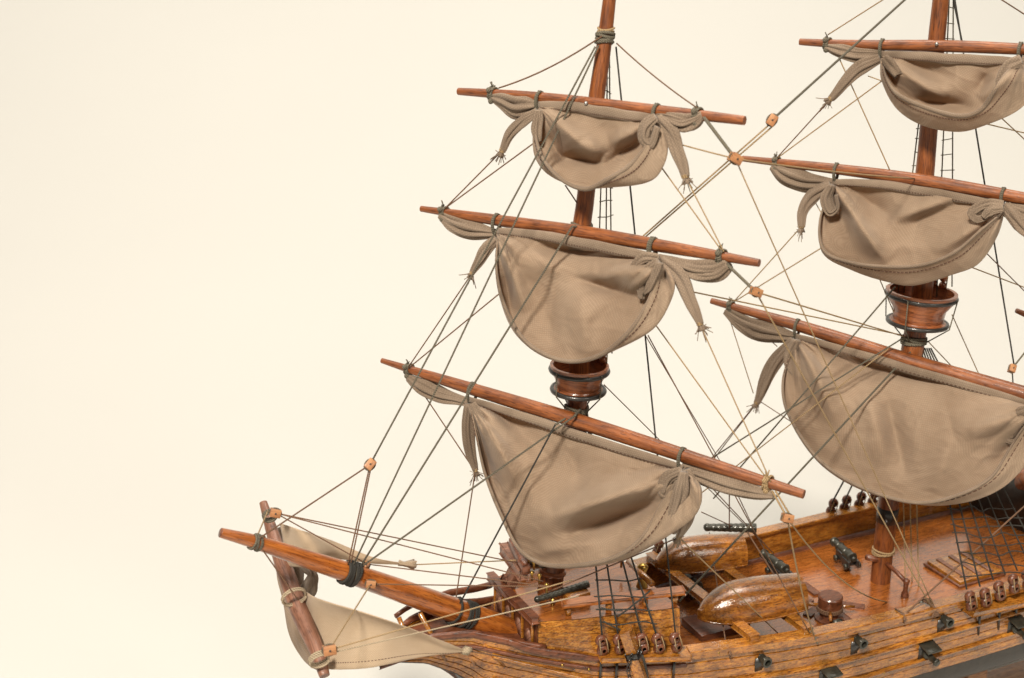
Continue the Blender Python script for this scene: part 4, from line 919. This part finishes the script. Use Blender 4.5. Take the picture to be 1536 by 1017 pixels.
# quarterdeck bulkhead at the right edge; its black stands in for the shaded interior
xq2 = on_deck(1506, 800)[0]
mb = MB()
link('quarterdeck_bulkhead', MB().box(V(32.5, 1.5, -3.6), V(.15, 0, 0), V(0, 4.2, 0), V(0, 0, 1.7), .03), M_BLACK, ship)
link('quarterdeck', MB().box(V(36.5, 0, -1.7), V(4.4, 0, 0), V(0, 5.7, 0), V(0, 0, .16), .05), W_DARK, ship)
for y in (-4.5, 4.5): link('quarterdeck_side', MB().box(V(36, y*1.24, -2.6), V(3.6, 0, 0), V(0, .12, 0), V(0, 0, .9), .03), W_HULL, ship)
p = PY(1532, 722, 0); link('ladder_post', MB().tube([p, p+V(1.2, 0, -.4)], .5, 12), W_SPAR, ship)

# ================================================================= THINGS STANDING ON THE SHIP
# upturned boats
def boat(name, p0, p1, w, h, label, grp):
    """p0 bow, p1 transom centre on the beams"""
    c = (p0+p1)/2; L = np.linalg.norm(p1-p0); d = unit(p1-p0); d[2] = 0; rz = math.atan2(d[1], d[0])
    e = empty(name, c, label, 'boat', grp, rz)
    mb = MB(); G = []; n = 36
    for i in range(n+1):
        t = i/n; x = (t-.5)*L; b = w*(1-(1-min(1, t/.5))**2.2)**.6*(1-.20*max(0, (t-.6)/.4)**1.5) if t > 0 else .02
        hh = h*(1-(1-min(1, (t+.01)/.45))**2.0)**.62*(1-.10*max(0, (t-.6)/.4)) if t > 0 else .35*h
        hh = max(hh, .30*h); ring = [V(x, -b*.9, 0), V(x, -b, .06)]
        for a in np.linspace(0, math.pi, 41): ring.append(V(x, -b*math.copysign(abs(math.cos(a))**.85, math.cos(a)), .1+(hh-.1)*math.sin(a)**.88))
        ring += [V(x, b, .06), V(x, b*.9, 0)]; G.append(ring)
    mb.grid(G, None, closed=True); m = len(G[0]); mb.f.append(tuple(n*m+k for k in range(m))); mb.f.append(tuple(range(m))[::-1])
    o = link('boat_hull', mb, W_BOAT, e, origin=V(0, 0, 0), auto=50)
    link('gunwale', MB().tube([V((t-.5)*L, s*w*(1-(1-min(1, t/.5))**2.2)**.6*(1-.20*max(0, (t-.6)/.4)**1.5)*1.0, .05) for s in (1,) for t in np.linspace(0.02, 1, 20)], .05, 6), W_BOAT, e, origin=V(0, 0, 0))
    link('gunwale', MB().tube([V((t-.5)*L, -w*(1-(1-min(1, t/.5))**2.2)**.6*(1-.20*max(0, (t-.6)/.4)**1.5), .05) for t in np.linspace(0.02, 1, 20)], .05, 6), W_BOAT, e, origin=V(0, 0, 0))
    return e
zb = -3.4+.52
def zlev(px, py, z): return PZ(px, py, z)
a0, a1 = zlev(1046, 927, zb+.16), zlev(1197, 901, zb+.1)
boat('ship_boat', a0, a1, 1.28, 1.6, 'glossy upturned wooden boat on cross beams, the nearer one beside the port rail', 'upturned boats on the cross beams')
f0, f1 = zlev(982, 851, zb-.15), zlev(1112, 836, zb-.15)
boat('ship_boat', f0, f1, 1.15, 1.5, 'glossy upturned wooden boat on cross beams, the farther one under the black ribbed barrel', 'upturned boats on the cross beams')

# deck cannons
def cannon_proto():
    e = empty('cannon', V(0, 0, 0), 'x', 'cannon', 'black cannons along the deck')
    prof = [(0, -1.0), (.12, -1.0), (.16, -.9), (.1, -.82), (.3, -.78), (.34, -.7), (.28, -.62), (.29, -.2), (.33, -.15), (.27, -.1), (.25, .6), (.30, .65), (.23, .7), (.21, 1.15), (.28, 1.22), (.27, 1.36), (.17, 1.38), (.14, 1.1)]
    mb = MB().lathe(prof, 20, (V(0, 0, .62), V(1, 0, 0), V(0, 0, -1), V(0, 1, 0))); b = link('barrel', mb, M_GUN, e, origin=V(0, 0, 0), auto=35)
    c = MB(); 
    for s in (-1, 1):
        c.box(V(.28*s, -.25, .33), V(.07, 0, 0), V(0, .75, 0), V(0, 0, .2), .03); c.box(V(.28*s, .15, .55), V(.07, 0, 0), V(0, .3, 0), V(0, 0, .1), .02)
    c.box(V(0, -.2, .22), V(.25, 0, 0), V(0, .6, 0), V(0, 0, .06), .02); link('carriage', c, M_BLACK, e, origin=V(0, 0, 0))
    for s in (-1, 1):
        for y in (-.8, .3): link('wheel', MB().tube([V(.36*s, y, .16), V(.50*s, y, .16)], .17, 14), M_GUN, e, origin=V(0, 0, 0))
    return e
can = cannon_proto(); first = [True]
def put_cannon(x, s, label, y=None, rz=0):
    if first[0]: e = can; first[0] = False
    else:
        e = can.copy(); col.objects.link(e)
        for ch in can.children: d = ch.copy(); col.objects.link(d); d.parent = e
    yy = s*(hb(x)-.80) if y is None else y
    e.location = tuple(V(x, yy, deckz(x, yy)+.28)*CM); e.rotation_euler = (0, 0, (0 if s > 0 else math.pi)+rz); e['label'] = label
ux = [hull(*q)[0] for q in UP]
nl = ['black cannon muzzle poking out of the hull below the nearer boat', 'black cannon poking out of the port left of the mast, below the capstan', 'black cannon poking out of the port beside the right rope ladder']
for x, l in zip(ux, nl): put_cannon(x-.0, -1, l)
g = on_deck(1268, 850); put_cannon(g[0], 1, 'black cannon on a carriage standing free against the far bulwark', y=g[1]+.1, rz=-.15)
g = on_deck(1160, 868); put_cannon(g[0]+.2, 1, 'black cannon half hidden behind the nearer boat at the far bulwark', y=g[1])
g = on_deck(1035, 893); put_cannon(g[0], 1, 'black cannon in shadow under the farther boat', y=g[1])

# forecastle guns: ribbed barrels on wooden blocks
def swivel(p, d, L, label, blockb=True, r=.2, n=7, up=0.0):
    e = empty('swivel_gun', p, label, 'gun', 'ribbed black guns at the forecastle'); mb = MB(); d = unit(d); P = []; R = []
    for i in range(n*6+1):
        t = i/(n*6); P.append(d*(t-.5)*L); R.append(r*(.8+.25*t)*(1+.055*math.sin(t*n*6.28)))
    z = V(0, 0, .55 if blockb else 0); 
    mb.tube([q+z for q in P], R, 14); mb.ball(P[0]+z, r*.9, 10, 8); link('barrel', mb, M_GUN, e, origin=V(0, 0, 0))
    if blockb:
        h = unit(V(d[0], d[1], 0)); s = V(-h[1], h[0], 0); link('mount', MB().box(h*.62-s*.16+V(0, 0, .06), h*.62, s*.38, V(0, 0, .44), .06), W_BOAT, e, origin=V(0, 0, 0), auto=35)
        link('pivot', MB().tube([-h*.55+V(0, 0, -.3), -h*.55+V(0, 0, .35)], .1, 8), M_BRASS, e, origin=V(0, 0, 0))
    return e
a, b = PZ(806, 899, -.02), PZ(882, 876, .12); c = (a+b)/2
swivel(c-V(0, 0, .55), b-a, np.linalg.norm(b-a), 'ribbed black gun on a wooden block in front of the foremast foot', r=.185, n=12)
a, b = PX(771, 847, -1.2), PX(806, 846, -1.2)+V(.3, 0, 0); c = (a+b)/2
swivel(c, b-a, np.linalg.norm(b-a), 'short ribbed black gun left of the foremast foot, under the sail', False, .26, 4)
a, b = PZ(1061, 791, -2.3), PZ(1134, 792, -2.3); c = (a+b)/2
swivel(c, b-a, np.linalg.norm(b-a), 'ribbed black barrel lying level above the farther boat', False, .26, 9)

# ================================================================= STAND, BACKDROP
zfl = -15.
st = empty('display_stand', V(30, 0, zfl), 'pale wooden stand holding the ship\'s hull at the lower right corner', 'stand'); ORI[st.name] = V(30, 0, zfl)
sp_ = PY(1487, 1014, -5.2)
def plate(x, w):
    mb = MB(); n = 20; G = []
    for i in range(n+1):
        t = i/n*2-1; z = -8.6-1.2*(1-abs(t)**2.0)*1. ; y = t*3.4
        zt = -9.6-1.0*(1-abs(t)**2.5)
        G.append([V(x-w, y, zt), V(x+w, y, zt), V(x+w, y, zfl+.02), V(x-w, y, zfl+.02)])
    mb.grid(G, None, closed=True); mb.f.append((0, 1, 2, 3)); k = n*4; mb.f.append((k+3, k+2, k+1, k)); return mb
link('cradle', plate(sp_[0]+.9, .7), W_BLOCK, st, smooth=False)
link('cradle', plate(6., .7), W_BLOCK, st, smooth=False)
link('base', MB().box(V(19, 0, zfl+.35), V(16, 0, 0), V(0, 1.1, 0), V(0, 0, .3), .1), W_BLOCK, st)

# seamless paper sweep, in the camera's heading
hx2 = V(math.cos(HD), math.sin(HD), 0); sx2 = V(math.sin(HD), -math.cos(HD), 0); base = V(C0[0], C0[1], 0)
prof = [(-120, zfl)]+[(a, zfl) for a in np.linspace(-60, 95, 12)]+[(95+160*math.sin(t), zfl+160-160*math.cos(t)) for t in np.linspace(.05, math.pi/2, 30)]+[(255, z) for z in np.linspace(165, 360, 6)]
mb = MB(); mb.grid([[base+hx2*a+sx2*s+V(0, 0, z) for s in np.linspace(-330, 330, 20)] for a, z in prof])
m, nt, p, out = newmat('cream_paper'); L = nt.links.new
tc = nd(nt, 'ShaderNodeTexCoord'); n_ = nd(nt, 'ShaderNodeTexNoise', Scale=2.2, Detail=4.); L(tc.outputs['Object'], n_.inputs['Vector'])
r_ = ramp(nt, [(.3, (.508, .497, .470)), (.7, (.52, .509, .481))]); L(n_.outputs[0], r_.inputs[0]); L(r_.outputs[0], p.inputs['Base Color']); p.inputs['Roughness'].default_value = .9; p.inputs['Specular IOR Level'].default_value = .1
PAPER = m
bd = link('backdrop', mb, PAPER); bd['kind'] = 'structure'

# ================================================================= LIGHT
w = bpy.data.worlds.new('World'); bpy.context.scene.world = w; w.use_nodes = True
w.node_tree.nodes['Background'].inputs[0].default_value = (1, .90, .76, 1); w.node_tree.nodes['Background'].inputs[1].default_value = .06
def area(name, loc, tgt, size, power, color=(1, .92, .80)):
    l = bpy.data.lights.new(name, 'AREA'); l.shape = 'RECTANGLE'; l.size, l.size_y = size[0]*CM, size[1]*CM; l.energy = power; l.color = color
    o = bpy.data.objects.new(name, l); col.objects.link(o); o.location = tuple(np.array(loc)*CM)
    d = Vector(tuple(np.array(tgt, float)-np.array(loc, float))); o.rotation_euler = d.to_track_quat('-Z', 'Y').to_euler(); return o
mid = V(8, 0, 5)
key = mid-hx2*150-sx2*62+V(0, 0, 165); area('key_softbox', key, mid, (34, 34), 86)
area('top_softbox', mid+hx2*45+sx2*10+V(0, 0, 120), mid, (60, 40), 7)
area('fill_softbox', mid-hx2*100+sx2*75+V(0, 0, 95), mid+V(10, 0, 0), (40, 40), 6)
area('background_lamp', base+hx2*120+V(0, 0, 190), base+hx2*240+V(0, 0, 40), (300, 100), 43, (1, .95, .86))
area('floor_lamp', base+hx2*130+V(0, 0, 200), base+hx2*130, (260, 160), .01, (1, .95, .86))

# ================================================================= CAMERA
cam = bpy.data.cameras.new('camera'); co = bpy.data.objects.new('camera', cam); col.objects.link(co)
co.matrix_world = Matrix(((cR[0], cU[0], -cF[0], C0[0]*CM), (cR[1], cU[1], -cF[1], C0[1]*CM), (cR[2], cU[2], -cF[2], C0[2]*CM), (0, 0, 0, 1)))
cam.sensor_width = 36; cam.lens = 36*FPX/1536; cam.clip_start = .02; cam.clip_end = 50
cam.dof.use_dof = True; cam.dof.focus_distance = .64; cam.dof.aperture_fstop = 18
sc = bpy.context.scene; sc.camera = co
sc.view_settings.view_transform = 'Standard'; sc.view_settings.look = 'None'; sc.view_settings.exposure = 0; sc.view_settings.gamma = 1
sc.render.engine = 'CYCLES'; sc.cycles.max_bounces = 8
